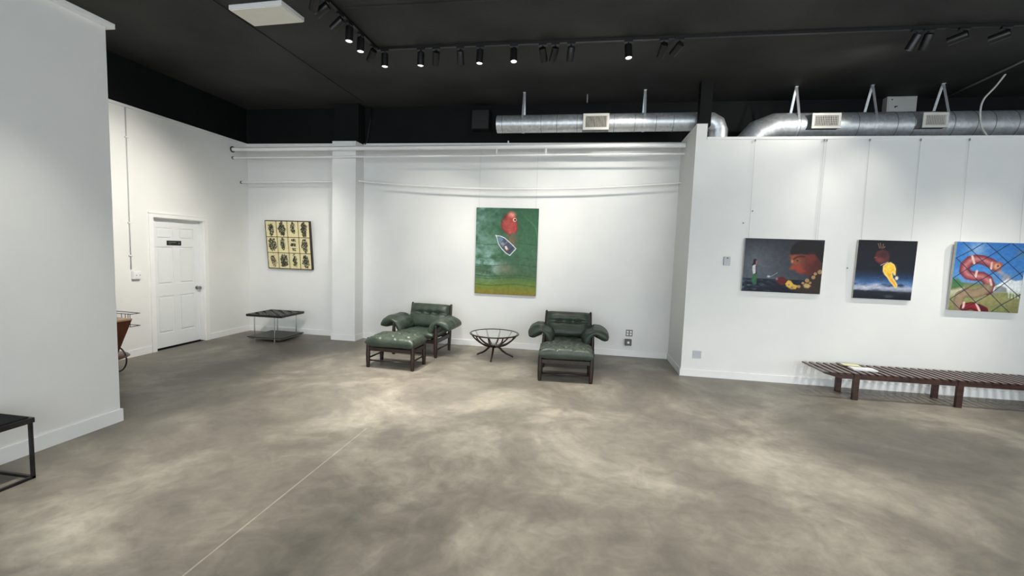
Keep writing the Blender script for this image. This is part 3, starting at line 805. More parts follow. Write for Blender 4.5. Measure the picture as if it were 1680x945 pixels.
picture('green_painting', 'tall green painting of a red fish head and a rowing boat, above the glass table', (-1.365, YB, zc0), 1.105, 1.525, 0.035, math.radians(0.8), 'canvas_dark_edge', art_green(), 0, 0)
hang_wire('left hanging wire above the green painting', -1.875, YB - 0.03, zc0 + 1.52, ZW - 0.02)
hang_wire('right hanging wire above the green painting', -0.865, YB - 0.03, zc0 + 1.52, ZW - 0.02)

# --- dark painting with the small standing woman and the big face
def art_face():
    c = Canvas(300, 220, 0.745 / 1.0)
    q = ((310, 152), (1240, 165), (1165, 805), (250, 775)); k = lambda *p: uvq(q, p)
    q2 = ((-410, 55), (860, 72), (762, 908), (-500, 868))
    def k2(*p): return uvq(q, [(580 + x * 1.619, 109 + y * 1.0 * 1.0 * 0.7695 * 1.0) for x, y in p]) if False else uvq(q, [((1260 + x / 9.4526 - 1180) * 7.27, (385 + y / 9.4526 - 370) * 7.27) for x, y in p])
    c.vgrad([(0, (50, 52, 59)), (0.35, (70, 73, 81)), (0.70, (78, 83, 92)), (0.745, (84, 90, 99)), (0.755, (24, 32, 46)), (1, (18, 24, 36))])
    n = c.noise(6, 6, 4, 5)
    c.mix((112, 118, 126), np.exp(-((c.U - 0.16) / 0.2) ** 2 - ((c.V - 0.45) / 0.3) ** 2) * 0.55 * (c.V < 0.75))
    c.mix((40, 42, 50), np.clip((c.U - 0.35) * 1.3, 0, 0.75) * (c.V < 0.75))
    sea = np.clip((c.V - 0.75) * 40, 0, 1)
    w = c.noise(12, 26, 3, 8)
    c.mix((92, 110, 132), sea * np.clip((w - 0.5) * 4, 0, 1) * np.clip(1.0 - c.U * 1.6, 0, 1))
    c.mix((12, 16, 26), sea * np.clip((0.45 - w) * 4, 0, 1) * 0.8)
    # small woman
    c.poly(k((395, 560), (437, 560), (436, 620), (430, 690), (408, 700), (382, 690), (378, 620)), (52, 104, 70), 0.012)
    c.poly(k((390, 470), (412, 455), (432, 470), (430, 560), (392, 575), (384, 520)), (206, 208, 210), 0.01)
    c.poly(k((425, 470), (438, 478), (436, 570), (422, 580)), (60, 46, 48), 0.01)
    c.poly(k((402, 398), (428, 396), (440, 410), (430, 450), (412, 462), (384, 476), (380, 470), (398, 440)), (38, 24, 26), 0.01)
    c.poly(k((430, 412), (444, 420), (440, 452), (426, 456)), (176, 120, 98), 0.008)
    # cap and head
    c.poly(k2((340, 310), (330, 240), (360, 170), (430, 110), (520, 80), (640, 76), (760, 90), (830, 110), (840, 420), (700, 380), (560, 300), (440, 292)), (30, 27, 29), 0.015)
    face = k2((312, 310), (400, 300), (500, 290), (600, 300), (700, 290), (790, 420), (780, 500), (640, 610), (540, 606), (470, 596), (420, 560), (410, 530), (356, 524), (318, 526), (314, 512), (338, 478), (362, 440), (340, 390))
    c.poly(face, (98, 46, 38), 0.012)
    fm = np.clip(0.5 - c.sdf(face) / 0.04, 0, 1)
    c.mix((168, 90, 66), fm * np.clip(1.2 - (c.U - 0.58) * 4.6, 0, 1) * np.clip(0.35 + n * 0.9, 0, 1) * 0.8)
    c.mix((66, 30, 28), fm * np.clip((c.U - 0.76) * 5, 0, 1) * 0.8)
    c.mix((170, 60, 50), fm * np.exp(-((c.U - 0.685) / 0.05) ** 2 - ((c.V - 0.545) / 0.06) ** 2) * 0.8)
    c.line(k2((380, 370), (430, 335), (500, 322), (540, 330)), 0.02, (66, 30, 26), 0.02)
    c.blob(k2((440, 392))[0], (0.035, 0.022), (120, 92, 52), 0.6, 0.9); c.blob(k2((436, 392))[0], (0.012, 0.014), (40, 30, 24), 0.5)
    c.blob(k2((356, 405))[0], (0.014, 0.03), (226, 160, 120), 0.8, 0.7)
    c.line(k2((440, 540), (480, 556), (545, 548)), 0.016, (150, 56, 48), 0.015)
    c.blob(k2((640, 350))[0], (0.045, 0.07), (118, 52, 44), 0.8, 0.8)
    # sleeve and glove
    slv = k2((250, 740), (330, 700), (380, 760), (480, 760), (560, 690), (660, 610), (760, 540), (800, 510), (800, 905), (520, 905), (380, 860), (290, 830))
    c.poly(slv, (52, 42, 36), 0.012)
    c.poly(k2((240, 745), (290, 692), (330, 700), (372, 758), (440, 775), (400, 830), (330, 830), (262, 790)), (214, 176, 74), 0.015)
    for (x, y, r) in ((575, 695, .026), (670, 645, .024), (345, 808, .022), (300, 765, .016), (700, 590, .02), (770, 560, .028), (510, 735, .016), (450, 790, .02), (620, 730, .016)):
        p = k2((x, y))[0]
        c.blob(p, (r, r * 1.35), (196, 158, 104), 0.25); c.blob(p, (r * 0.55, r * .75), (128, 74, 52), 0.3); c.blob(p, (r * .25, r * .33), (222, 196, 150), 0.4)
    c.poly(k2((515, 765), (545, 735), (600, 745), (630, 780), (590, 815), (530, 805)), (186, 160, 104), 0.02)
    c.poly(k2((110, 690), (150, 655), (200, 640), (250, 665), (272, 705), (235, 760), (190, 772), (130, 740)), (96, 28, 34), 0.015)
    c.blob(k2((118, 678))[0], (0.014, 0.02), (168, 120, 110), 0.6)
    # pipe with smoke
    c.line(k((590, 605), (640, 580), (680, 555)), 0.007, (150, 152, 156), 0.006); c.blob(k((576, 600))[0], (0.018, 0.018), (196, 198, 200), 0.6)
    return c
picture('dark_painting', 'dark painting of a large face bending toward a tiny standing woman', (2.735, YJ, 1.295), 1.02, 0.745, 0.035, math.radians(0.9), 'canvas_edge', art_face(), 0, 0)

# --- dark painting with the falling yellow figure
def art_fall():
    c = Canvas(220, 240, 0.79 / 0.71)
    q = ((240, 160), (893, 172), (797, 822), (160, 797)); k = lambda *p: uvq(q, p)
    c.vgrad([(0, (26, 28, 34)), (0.5, (28, 32, 42)), (0.62, (38, 58, 92)), (0.72, (70, 108, 158)), (0.80, (158, 166, 190)), (0.845, (116, 124, 144)), (0.87, (30, 36, 46)), (1, (20, 25, 34))])
    n = c.noise(5, 16, 4, 11)
    band = np.exp(-((c.V - 0.79) / 0.08) ** 2)
    c.mix((208, 208, 220), band * np.clip((n - 0.45) * 3.5, 0, 1) * np.clip(1.2 - c.U, 0, 1))
    c.mix((36, 42, 56), band * np.clip((0.45 - n) * 4, 0, 1))
    c.mix((60, 66, 78), np.clip((c.V - 0.9) * 20, 0, 1) * np.clip((n - 0.55) * 5, 0, 1))
    c.line(k((390, 566), (460, 570)), 0.006, (90, 106, 130), 0.01)
    # dim head, pale tuft
    c.poly(k((410, 350), (440, 285), (500, 262), (560, 285), (580, 340), (570, 390), (500, 425), (470, 425), (430, 390)), (92, 48, 48), 0.03)
    c.blob(k((520, 320))[0], (0.085, 0.06), (62, 40, 44), 0.7, 0.8); c.blob(k((470, 375))[0], (0.06, 0.03), (136, 64, 62), 0.8, 0.8)
    c.line(k((412, 352), (440, 346)), 0.012, (150, 70, 62), 0.01)
    for a, b in (((470, 250), (455, 200)), ((488, 250), (478, 195)), ((505, 250), (512, 205)), ((520, 245), (528, 232))):
        c.line(k(a, b), 0.014, (140, 110, 84), 0.012)
    c.line(k((480, 435), (560, 400)), 0.012, (196, 176, 160), 0.008)
    body = k((505, 440), (545, 410), (590, 400), (630, 425), (648, 470), (640, 548), (622, 545), (606, 515), (612, 570), (640, 610), (658, 650), (652, 680), (630, 686), (606, 650), (570, 610), (548, 570), (520, 540), (500, 500))
    c.poly(body, (252, 226, 150), 0.02)
    inn = np.clip(0.5 - (c.sdf(body) + 0.02) / 0.025, 0, 1)
    c.mix((244, 186, 52), inn); c.mix((252, 218, 90), inn * np.exp(-((c.U - 0.56) / 0.06) ** 2 - ((c.V - 0.47) / 0.06) ** 2))
    c.mix((240, 150, 50), inn * np.clip((c.V - 0.58) * 5, 0, 1))
    c.line(k((650, 430), (655, 500), (648, 545)), 0.016, (110, 70, 30), 0.014, 0.7)
    c.blob(k((652, 575))[0], (0.028, 0.032), (232, 220, 196), 0.4)
    return c
picture('night_painting', 'dark blue painting of a falling yellow figure, middle one on the right partition', (4.015, YJ, 1.265), 0.71, 0.795, 0.03, math.radians(1.2), 'canvas_edge', art_fall(), 0, 0)

# --- bright painting of an inflatable behind a fence
def art_fence():
    c = Canvas(260, 290, 0.905 / 0.80)
    q = ((275, 158), (965, 180), (845, 835), (170, 822)); k = lambda *p: uvq(q, p)
    c.vgrad([(0, (52, 110, 180)), (0.35, (66, 126, 194)), (0.58, (100, 148, 200)), (0.60, (112, 122, 94)), (0.66, (132, 134, 86)), (0.8, (148, 146, 98)), (1, (124, 122, 78))])
    n = c.noise(7, 7, 4, 21)
    c.mix((156, 186, 214), np.exp(-((c.U - 0.3) / 0.13) ** 2 - ((c.V - 0.1) / 0.12) ** 2) * 0.7)
    c.poly(k((215, 520), (270, 515), (330, 560), (330, 600), (260, 600), (205, 620)), (74, 116, 76), 0.04)
    c.poly(k((190, 630), (330, 600), (330, 660), (185, 690)), (190, 188, 160), 0.04)
    c.poly(k((610, 600), (700, 545), (760, 505), (830, 530), (900, 520), (885, 650), (820, 660), (740, 640), (610, 640)), (226, 230, 232), 0.02)
    c.poly(k((640, 590), (700, 580), (745, 600), (745, 640), (620, 650)), (142, 148, 150), 0.02)
    for x in (770, 800, 830, 860): c.line(k((x, 580), (x - 8, 690)), 0.018, (236, 238, 238), 0.012)
    for (x, y) in ((700, 460), (740, 480), (720, 510), (770, 500), (680, 440)): c.blob(k((x, y))[0], (0.03, 0.025), (178, 158, 150), 0.8, 0.8)
    c.blob(k((890, 275))[0], (0.05, 0.05), (96, 130, 160), 0.9, 0.8)
    c.mix((128, 148, 84), np.clip((c.V - 0.66) * 8, 0, 1) * np.clip((n - 0.5) * 3, 0, 1) * 0.8)
    # snake-like float: a thick tube
    path = k((650, 400), (600, 365), (530, 335), (460, 325), (400, 340), (350, 385), (340, 440), (380, 480), (440, 490), (510, 490), (560, 520), (580, 570), (560, 625))
    for w, col, sf in ((0.150, (104, 46, 54), 0.012), (0.120, (146, 72, 80), 0.04), (0.04, (196, 130, 130), 0.05)):
        c.line(path, w, col, sf)
    neck = k((560, 600), (500, 640), (430, 660), (350, 650), (290, 680), (270, 740), (290, 800))
    for w, col, sf in ((0.150, (122, 102, 82), 0.012), (0.11, (152, 132, 106), 0.05)):
        c.line(neck, w, col, sf)
    c.line(k((330, 790), (400, 775), (470, 795), (520, 820)), 0.125, (92, 20, 30), 0.012); c.line(k((340, 785), (400, 770), (460, 790)), 0.07, (140, 36, 46), 0.03)
    for a, b in (((420, 300), (438, 365)), ((462, 440), (446, 498)), ((612, 360), (600, 418)), ((590, 520), (600, 570)), ((450, 755), (478, 822)), ((330, 745), (318, 800))):
        c.line(k(a, b), 0.034, (226, 190, 178), 0.012)
    c.poly(k((620, 350), (700, 355), (720, 375), (690, 420), (665, 448), (615, 420)), (168, 96, 88), 0.02)
    c.blob(k((660, 395))[0], (0.045, 0.04), (214, 164, 130), 0.4); c.blob(k((668, 390))[0], (0.016, 0.016), (110, 60, 50), 0.5)
    # chain-link fence
    A = (30, 44, 66)
    for pts in (((330, 160), (415, 240), (520, 345), (620, 455), (725, 555), (850, 665), (870, 690)),
                ((565, 172), (660, 255), (765, 355), (880, 465), (905, 500)), ((810, 178), (905, 255), (950, 300)),
                ((262, 315), (370, 420), (475, 540), (590, 655), (690, 760), (770, 835)),
                ((225, 510), (335, 625), (440, 740), (530, 830)), ((190, 715), (290, 815)),
                ((530, 175), (415, 240), (262, 315)), ((790, 180), (660, 255), (530, 330), (370, 420), (225, 510)),
                ((945, 240), (850, 300), (765, 355), (620, 455), (475, 540), (335, 625), (190, 715)),
                ((910, 440), (810, 500), (725, 555), (590, 655), (440, 740), (300, 815)), ((890, 650), (790, 705), (690, 760), (590, 828))):
        p = k(*pts)
        c.line(p, 0.011, A, 0.006, 0.9)
    return c
picture('fence_painting', 'bright painting of a pink inflatable behind a chain-link fence, rightmost on the partition', (5.215, YJ, 1.165), 0.80, 0.905, 0.04, math.radians(1.4), 'canvas_edge', art_fence(), 0, 0)
for lab, x, dx in (('left hanging wire above the painting of the large face', 2.27, -0.01), ('outer wire of the close pair above the right end of the large-face painting', 3.155, 0.01), ('inner wire of the close pair above the right end of the large-face painting', 3.125, 0.008),
                   ('left hanging wire above the falling yellow figure', 3.70, -0.01), ('right hanging wire above the falling yellow figure', 4.30, -0.01),
                   ('left hanging wire above the chain-link fence painting', 4.87, -0.02), ('right hanging wire above the chain-link fence painting, near the picture edge', 5.545, -0.05)):
    hang_wire(lab, x, YJ - 0.03, 2.045 if x < 3.4 else 2.06, 3.40, dx)
for lab, x, z in (('upper small screw left in the partition above the large-face painting', 2.30, 2.42), ('lower small screw beside the wire above the large-face painting', 2.19, 2.25), ('small screw in the partition between the two dark paintings', 3.57, 1.67)):
    s_ = MB().cyl((x, YJ, z), (x, YJ - 0.012, z), 0.006, seg=10).cyl((x, YJ - 0.012, z), (x, YJ - 0.016, z), 0.010, seg=10).build('wall_screw', 'steel_plate')
    tag(s_, lab, 'screw')

# --- twelve-panel artwork on the left, its top leaning off the wall
lean = math.radians(6.0)
AW, AH, AD = 0.925, 0.92, 0.055
pa = thing('panel_artwork', 'black framed artwork of twelve cream ink panels leaning forward above the woven stool', 'artwork', (-5.545, YB - 0.001, 1.255))
pa.rotation_euler = (lean, 0, math.radians(0))
MB().span((-AW / 2, -AD, 0), (AW / 2, 0, AH), 0.003).build('backing_box', 'art_frame', pa)
cw, chh, gp = (AW - 0.02) / 4, (AH - 0.02) / 3, 0.012
for r in range(3):
    for q_ in range(4):
        sd = r * 4 + q_
        c = Canvas(60, 80, chh / cw)
        c.vgrad([(0, (218, 208, 166)), (1, (228, 216, 166))])
        n = c.noise(6, 8, 4, 40 + sd); n2 = c.noise(14, 19, 2, 80 + sd)
        ww = 1.22 * [0.26, 0.27, 0.28, 0.26, 0.33, 0.29, 0.2, 0.3, 0.26, 0.3, 0.25, 0.3][sd]
        tp_ = 0.9 + 0.25 * math.sin(sd * 2.3)
        d_ = np.hypot((c.U - 0.5) / (ww * (tp_ + 0.4 * (c.V - 0.5) * math.cos(sd * 1.7))), (c.V - 0.5) / 0.43)
        blob = np.clip((1.0 - d_ + (n - 0.5) * 1.1) * 7, 0, 1)
        if sd == 6: blob = blob * (np.abs(((c.V * 3.2) % 1) - 0.5) < 0.33)
        c.mix((52, 56, 44) if sd not in (8,) else (110, 92, 74), blob * 0.92)
        c.mix((196, 188, 152), blob * np.clip((n2 - 0.55) * 6, 0, 1) * 0.85)
        c.mix((22, 24, 22), blob * np.clip((0.42 - n2) * 6, 0, 1))
        pnl = c.mesh('ink_panel', cw - gp, chh - gp, -AD - 0.001, pa)
        pnl.location = (-AW / 2 + 0.01 + cw * (q_ + 0.5), 0, AH - 0.01 - chh * (r + 1) + gp / 2)

# ------------------------------------------------------------------ armchair and ottoman
def post_profile(hh, r):
    return [(r * 0.72, 0), (r * 0.86, 0.02), (r * 1.0, hh * 0.22), (r * 1.05, hh * 0.45), (r * 0.92, hh * 0.72), (r * 0.70, hh * 0.93), (r * 0.60, hh - 0.012), (r * 0.35, hh)]

def make_armchair():
    t = thing('armchair', None, None)
    hw, fy, ry = 0.365, -0.31, 0.31
    for sx in (-1, 1):
        MB().lathe(post_profile(0.535, 0.031), (sx * hw, fy, 0), 18).build('leg', 'rosewood', t, True, angle=45)
        # rear legs run up as the back posts and lean backward
        MB().tube([(sx * hw, ry - 0.02, 0), (sx * hw, ry - 0.01, 0.25), (sx * hw * 0.995, ry + 0.0, 0.42), (sx * hw * 0.99, ry + 0.03, 0.62), (sx * hw * 0.985, ry + 0.06, 0.775), (sx * hw * 0.985, ry + 0.063, 0.79)], [0.022, 0.03, 0.03, 0.024, 0.019, 0.009], 16).build('leg', 'rosewood', t, True, angle=45)
        MB().span((sx * hw - 0.014, fy, 0.225), (sx * hw + 0.014, ry, 0.29), 0.006).build('side_rail', 'rosewood', t)
        MB().tube([(sx * hw, fy, 0.485), (sx * hw, ry + 0.01, 0.50)], 0.017, 14).build('arm_rail', 'rosewood', t, True)
        MB().tube([(sx * hw, fy, 0.12), (sx * hw, ry, 0.12)], 0.013, 12).build('stretcher', 'rosewood', t, True)
    MB().span((-hw, fy - 0.014, 0.225), (hw, fy + 0.014, 0.29), 0.006).build('front_rail', 'rosewood', t)
    MB().span((-hw, ry - 0.014, 0.225), (hw, ry + 0.014, 0.29), 0.006).build('rear_rail', 'rosewood', t)
    for z, yy in ((0.44, 0.005), (0.58, 0.025), (0.70, 0.048)):
        MB().tube([(-hw, ry + yy, z), (hw, ry + yy, z)], 0.013, 12).build('back_rail', 'rosewood', t, True)
    sl = MB()
    for k in range(5):
        x = -0.26 + k * 0.13
        sl.span((x - 0.025, fy, 0.27), (x + 0.025, ry, 0.275))
    sl.build('webbing', 'leather_dark', t)
    # seat cushion
    tf = [(a, b, 0.16, 0.16, 0.5) for a in (-0.62, 0, 0.62) for b in (-0.4, 0.4)]
    def seat(u, v): return ((u * 0.335, -0.045 + v * 0.33, 0.345 - 0.012 * v), (0, 0, 1), 1.0)
    s_ = MB().pad(seat, 0.070, 34, 34, tf, 6, 6, 0.006, 3.0, creases=[('u', 0.31, 0.05, 0.18), ('u', -0.31, 0.05, 0.18), ('v', 0, 0.05, 0.2)]).build('seat_cushion', 'leather', t, True)
    for a, b, *_ in tf:
        MB().lathe([(0.011, -0.004), (0.010, 0.003), (0.004, 0.006)], (a * 0.335, -0.045 + b * 0.33, 0.345 + 0.035), 12).build('button', 'leather_dark', s_)
    # back cushion: a lower and an upper roll parted by a buttoned crease
    bx = Vector((0, 0.150, 0.40)); tx = Vector((0, 0.37, 0.77))
    up = (tx - bx).normalized(); nb = Vector((0, -up.z, up.y))
    mid = (bx + tx) / 2; half = (tx - bx).length / 2
    def back(u, v):
        p = mid + up * (v * half) + Vector((u * 0.350, 0, 0))
        return (p, nb, 1.0 + 0.12 * v)
    tfb = [(a, 0.12, 0.13, 0.17, 0.55) for a in (-0.42, 0.0, 0.42)]
    b_ = MB().pad(back, 0.088, 40, 36, tfb, 7, 4.5, 0.006, 9.0, creases=[('v', 0.12, 0.12, 0.42)]).build('back_cushion', 'leather', t, True)
    for a in (-0.42, 0.0, 0.42):
        p = mid + up * (0.12 * half) + Vector((a * 0.325, 0, 0)) + nb * 0.026
        q = MB().lathe([(0.013, -0.004), (0.011, 0.004), (0.004, 0.008)], (0, 0, 0), 12)
        bmesh.ops.transform(q.b, matrix=Matrix.Translation(p) @ nb.to_track_quat('Z', 'Y').to_matrix().to_4x4(), verts=q.b.verts)
        q.build('button', 'leather_dark', b_)
    # arm cushions slung over the arm rails: rise from the seat, fold over and puff outward
    for sx in (-1, 1):
        cl = [(0.255, 0.375), (0.275, 0.43), (0.305, 0.49), (0.35, 0.545), (0.415, 0.560), (0.485, 0.535), (0.545, 0.50), (0.59, 0.465)]
        def arm(u, v):
            s0 = (u + 1) / 2 * (len(cl) - 1); i = min(int(s0), len(cl) - 2); f = s0 - i
            def cr(k):
                p0, p1, p2, p3 = [cl[min(max(i + o, 0), len(cl) - 1)] for o in (-1, 0, 1, 2)]
                return 0.5 * ((2 * p1[k]) + (-p0[k] + p2[k]) * f + (2 * p0[k] - 5 * p1[k] + 4 * p2[k] - p3[k]) * f * f + (-p0[k] + 3 * p1[k] - 3 * p2[k] + p3[k]) * f ** 3)
            a, z = cr(0), cr(1)
            g = 0.06
            s1 = min(s0 + g, len(cl) - 1); i1 = min(int(s1), len(cl) - 2); f1 = s1 - i1
            s2 = max(s0 - g, 0); i2 = min(int(s2), len(cl) - 2); f2 = s2 - i2
            d1 = (cl[i1][0] + (cl[i1 + 1][0] - cl[i1][0]) * f1 - cl[i2][0] - (cl[i2 + 1][0] - cl[i2][0]) * f2,
                  cl[i1][1] + (cl[i1 + 1][1] - cl[i1][1]) * f1 - cl[i2][1] - (cl[i2 + 1][1] - cl[i2][1]) * f2)
            L = math.hypot(*d1) or 1
            n = Vector((-d1[1] / L * sx, 0, d1[0] / L))
            T = 1.0 + 0.22 * max(0, u) - 0.25 * math.exp(-((u + 0.05) / 0.22) ** 2)
            return (Vector((a * sx, -0.035 + v * 0.315 * (1 - 0.05 * abs(u)), z)), n, T)
        ms = MB().pad(arm, 0.078, 40, 36, [(-0.1, b, 0.18, 0.16, 0.3) for b in (-0.45, 0.45)], 5, 4, 0.013, 20 + sx, creases=[('u', -0.12, 0.10, 0.22)])
        ms.build('arm_cushion', 'leather', t, True)
        # leather loop over the front post
        MB().tube([(sx * hw - 0.02 * sx, fy - 0.02, 0.49), (sx * hw, fy - 0.034, 0.505), (sx * hw + 0.02 * sx, fy - 0.02, 0.49)], 0.008, 8).build('leather_loop', 'leather_dark', t, True)
    return t

def make_ottoman():
    t = thing('ottoman', None, None)
    hw, hy = 0.345, 0.20
    for sx in (-1, 1):
        for sy in (-1, 1):
            MB().lathe(post_profile(0.435, 0.030), (sx * hw, sy * hy, 0), 18).build('leg', 'rosewood', t, True, angle=45)
        MB().span((sx * hw - 0.013, -hy, 0.245), (sx * hw + 0.013, hy, 0.30), 0.005).build('side_rail', 'rosewood', t)
        MB().tube([(sx * hw, -hy, 0.135), (sx * hw, hy, 0.135)], 0.012, 12).build('stretcher', 'rosewood', t, True)
    for sy, z in ((-1, 0.105), (1, 0.165)):
        MB().span((-hw, sy * hy - 0.013, 0.245), (hw, sy * hy + 0.013, 0.30), 0.005).build('front_rail' if sy < 0 else 'rear_rail', 'rosewood', t)
        MB().tube([(-hw, sy * hy, z), (hw, sy * hy, z)], 0.012, 12).build('stretcher', 'rosewood', t, True)
    MB().span((-hw, -hy, 0.29), (hw, hy, 0.298)).build('webbing', 'leather_dark', t)
    tf = [(a, b, 0.12, 0.17, 0.62) for a in (-0.66, -0.02, 0.62) for b in (-0.42, 0.42)]
    def fn(u, v): return ((u * 0.372, v * 0.255, 0.385 - 0.012 * abs(u) ** 3), (0, 0, 1), 1.0)
    c = MB().pad(fn, 0.090, 48, 36, tf, 9, 7, 0.012, 1.0, creases=[('u', 0.3, 0.035, 0.30), ('u', -0.34, 0.035, 0.30), ('v', 0.0, 0.05, 0.28)]).build('cushion', 'leather', t, True)
    for a, b, *_ in tf:
        MB().lathe([(0.011, -0.004), (0.010, 0.004), (0.004, 0.007)], (a * 0.372, b * 0.255, 0.385 + 0.045), 12).build('button', 'leather_dark', c)
    return t

ac = make_armchair()
tag(ac, 'green leather armchair with dark wood frame left of the glass table', 'armchair', 'green leather armchairs')
ac.location = (-2.615, 7.09, 0); ac.rotation_euler = (0, 0, math.radians(-4))
a2 = copy_tree(ac)
tag(a2, 'green leather armchair right of the glass table, seen from the front', 'armchair', 'green leather armchairs')
a2.location = (-0.195, 7.02, 0); a2.rotation_euler = (0, 0, math.radians(2.5))
ot = make_ottoman()
tag(ot, 'green leather ottoman with dark wood legs in front of the left armchair', 'ottoman', 'green leather ottomans')
ot.location = (-2.66, 6.14, 0); ot.rotation_euler = (0, 0, math.radians(-3))
o2 = copy_tree(ot)
tag(o2, 'tufted green leather ottoman standing close before the right armchair', 'ottoman', 'green leather ottomans')
o2.location = (-0.19, 6.18, 0); o2.rotation_euler = (0, 0, math.radians(3))

# ------------------------------------------------------------------ round glass table
tb = thing('round_table', 'low round glass table with curved dark bentwood ribs between the two armchairs', 'table', (-1.38, 7.05, 0))
RT, ZT_ = 0.385, 0.40
MB().ring((0, 0, ZT_), RT, 0.014, 72, 12, (1.2, 0.8)).build('rim', 'brown_wood', tb, True)
MB().cyl((0, 0, ZT_ - 0.004), (0, 0, ZT_ + 0.004), RT - 0.012, seg=64).build('glass_top', 'glass', tb)
MB().lathe([(0.03, 0.165), (0.062, 0.175), (0.075, 0.20), (0.06, 0.222), (0.02, 0.228)], (0, 0, 0), 28).build('hub', 'brown_wood', tb, True, angle=50)
MB().ring((0, 0, 0.235), 0.10, 0.006, 40, 8).build('hub_ring', 'glass', tb, True)
for k in range(10):
    a = 2 * PI * (k + 0.4) / 10
    pr_ = [(0.05, 0.195), (0.12, 0.205), (0.20, 0.232), (0.28, 0.285), (0.335, 0.335), (0.372, 0.392)]
    MB().tube(smooth_path([(r * math.cos(a), r * math.sin(a), z) for r, z in pr_], 4), smooth_rad([0.015, 0.015, 0.014, 0.0125, 0.011, 0.010], 4), 10).build('rib', 'brown_wood', tb, True)
for a in (math.radians(-87), math.radians(17), math.radians(163)):
    pr_ = [(0.04, 0.19), (0.09, 0.165), (0.14, 0.115), (0.20, 0.07), (0.26, 0.042), (0.315, 0.014)]
    MB().tube(smooth_path([(r * math.cos(a), r * math.sin(a), z) for r, z in pr_], 4), smooth_rad([0.019, 0.018, 0.017, 0.015, 0.0145, 0.0135], 4), 12).build('leg', 'brown_wood', tb, True)

# ------------------------------------------------------------------ woven stool in the corner
st = thing('woven_stool', 'square black woven-strap stool on chrome legs with a lower shelf in the corner', 'stool', (-5.485, 7.29, 0))
hx, hy = 0.335, 0.32
ws = MB()
n = 7
zt = 0.485
def ribbon(mb, along, c0, ph):
    pts = []
    for k in range(n * 4 + 1):
        s0 = -1 + 2 * k / (n * 4)
        z = zt - 0.012 + 0.011 * math.sin((s0 + 1) / 2 * n * PI + ph)
        pts.append(((s0 * hx, c0, z) if along == 'x' else (c0, s0 * hy, z)))
    mb.strip(pts, (0, 1, 0) if along == 'x' else (1, 0, 0), 0.056 if along == 'x' else 0.058, 0.006, [(0, 0, 1)] * len(pts))
for k in range(n):
    c0 = -1 + 2 * (k + 0.5) / n
    ribbon(ws, 'x', c0 * hy, PI * k)
    ribbon(ws, 'y', c0 * hx, PI * (k + 1))
ws.build('woven_seat', 'black_leather', st)
fr = MB()
for s_ in (-1, 1):
    fr.span((-hx, s_ * hy - 0.012, zt - 0.044), (hx, s_ * hy + 0.012, zt - 0.004), 0.004)
    fr.span((s_ * hx - 0.012, -hy, zt - 0.044), (s_ * hx + 0.012, hy, zt - 0.004), 0.004)
fr.build('seat_frame', 'black_leather', st)
for sx in (-1, 1):
    for sy in (-1, 1):
        MB().cyl((sx * 0.195, sy * (hy - 0.02), 0), (sx * 0.195, sy * (hy - 0.02), zt - 0.03), 0.0095, seg=14).build('leg', 'chrome', st, True, angle=50)
sh = MB().span((-hx, -hy, 0.068), (hx, hy, 0.082), 0.002).build('shelf', 'shelf_black', st)
MB().span((-hx + 0.02, -hy + 0.015, 0.045), (hx - 0.02, hy - 0.015, 0.068)).build('shelf_rim', 'shelf_edge', st)

# ------------------------------------------------------------------ wooden stand behind the partition
ws_ = thing('wooden_stand', 'tapered reddish-brown wooden stand on curved metal legs, half hidden behind the white partition', 'stand', (-6.11, 4.68, 0))
body = MB()
# upside-down tapered box, wide at the top
T_ = [(-0.31, -0.19, 0.70), (0.385, -0.19, 0.685), (0.385, 0.19, 0.685), (-0.31, 0.19, 0.70)]
B_ = [(-0.20, -0.12, 0.25), (0.235, -0.12, 0.235), (0.235, 0.12, 0.235), (-0.20, 0.12, 0.25)]
A = [body.b.verts.new(p) for p in T_]; B = [body.b.verts.new(p) for p in B_]
for i in range(4): body.b.faces.new((A[i], A[(i + 1) % 4], B[(i + 1) % 4], B[i]))
body.b.faces.new(A); body.b.faces.new(B[::-1])
body.build('tapered_body', 'teak', ws_)
MB().box((0.035, 0, 0.702), (0.70, 0.395, 0.022), Euler((0, 0.019, 0)), 0.004).build('top_edge', 'teak_top', ws_)
MB().lathe([(0.10, 0.165), (0.24, 0.19), (0.29, 0.215), (0.27, 0.235), (0.1, 0.24)], (0.10, 0.02, 0), 36).build('dark_base', 'dark_red_wood', ws_, True, angle=50)
for yy in (-0.11, 0.13):
    lp = []
    for k in range(22):
        a = math.radians(100 - k * 205 / 21)
        lp.append((0.20 + 0.155 * math.cos(a), yy, 0.175 + 0.165 * math.sin(a)))
    MB().tube(lp, 0.009, 10).build('curved_leg', 'black_metal', ws_, True)
    MB().tube([(-0.02 - x + 0.2, y, z) for x, y, z in lp], 0.009, 10).build('curved_leg', 'black_metal', ws_, True)
wr = MB()
for z in (0.765, 0.60):
    for y in (0.215, 0.34):
        wr.tube([(-0.33, y, z), (0.34, y, z - 0.01)], 0.0045, 8)
    wr.tube([(0.34, 0.215, z - 0.01), (0.34, 0.34, z - 0.01)], 0.0045, 8)
for x in (-0.3, -0.15, 0.0, 0.12, 0.2, 0.26, 0.30, 0.33):
    wr.tube([(x, 0.215, 0.758), (x, 0.215, 0.592)], 0.0035, 8)
wr.build('wire_rack', 'black_metal', ws_, True)

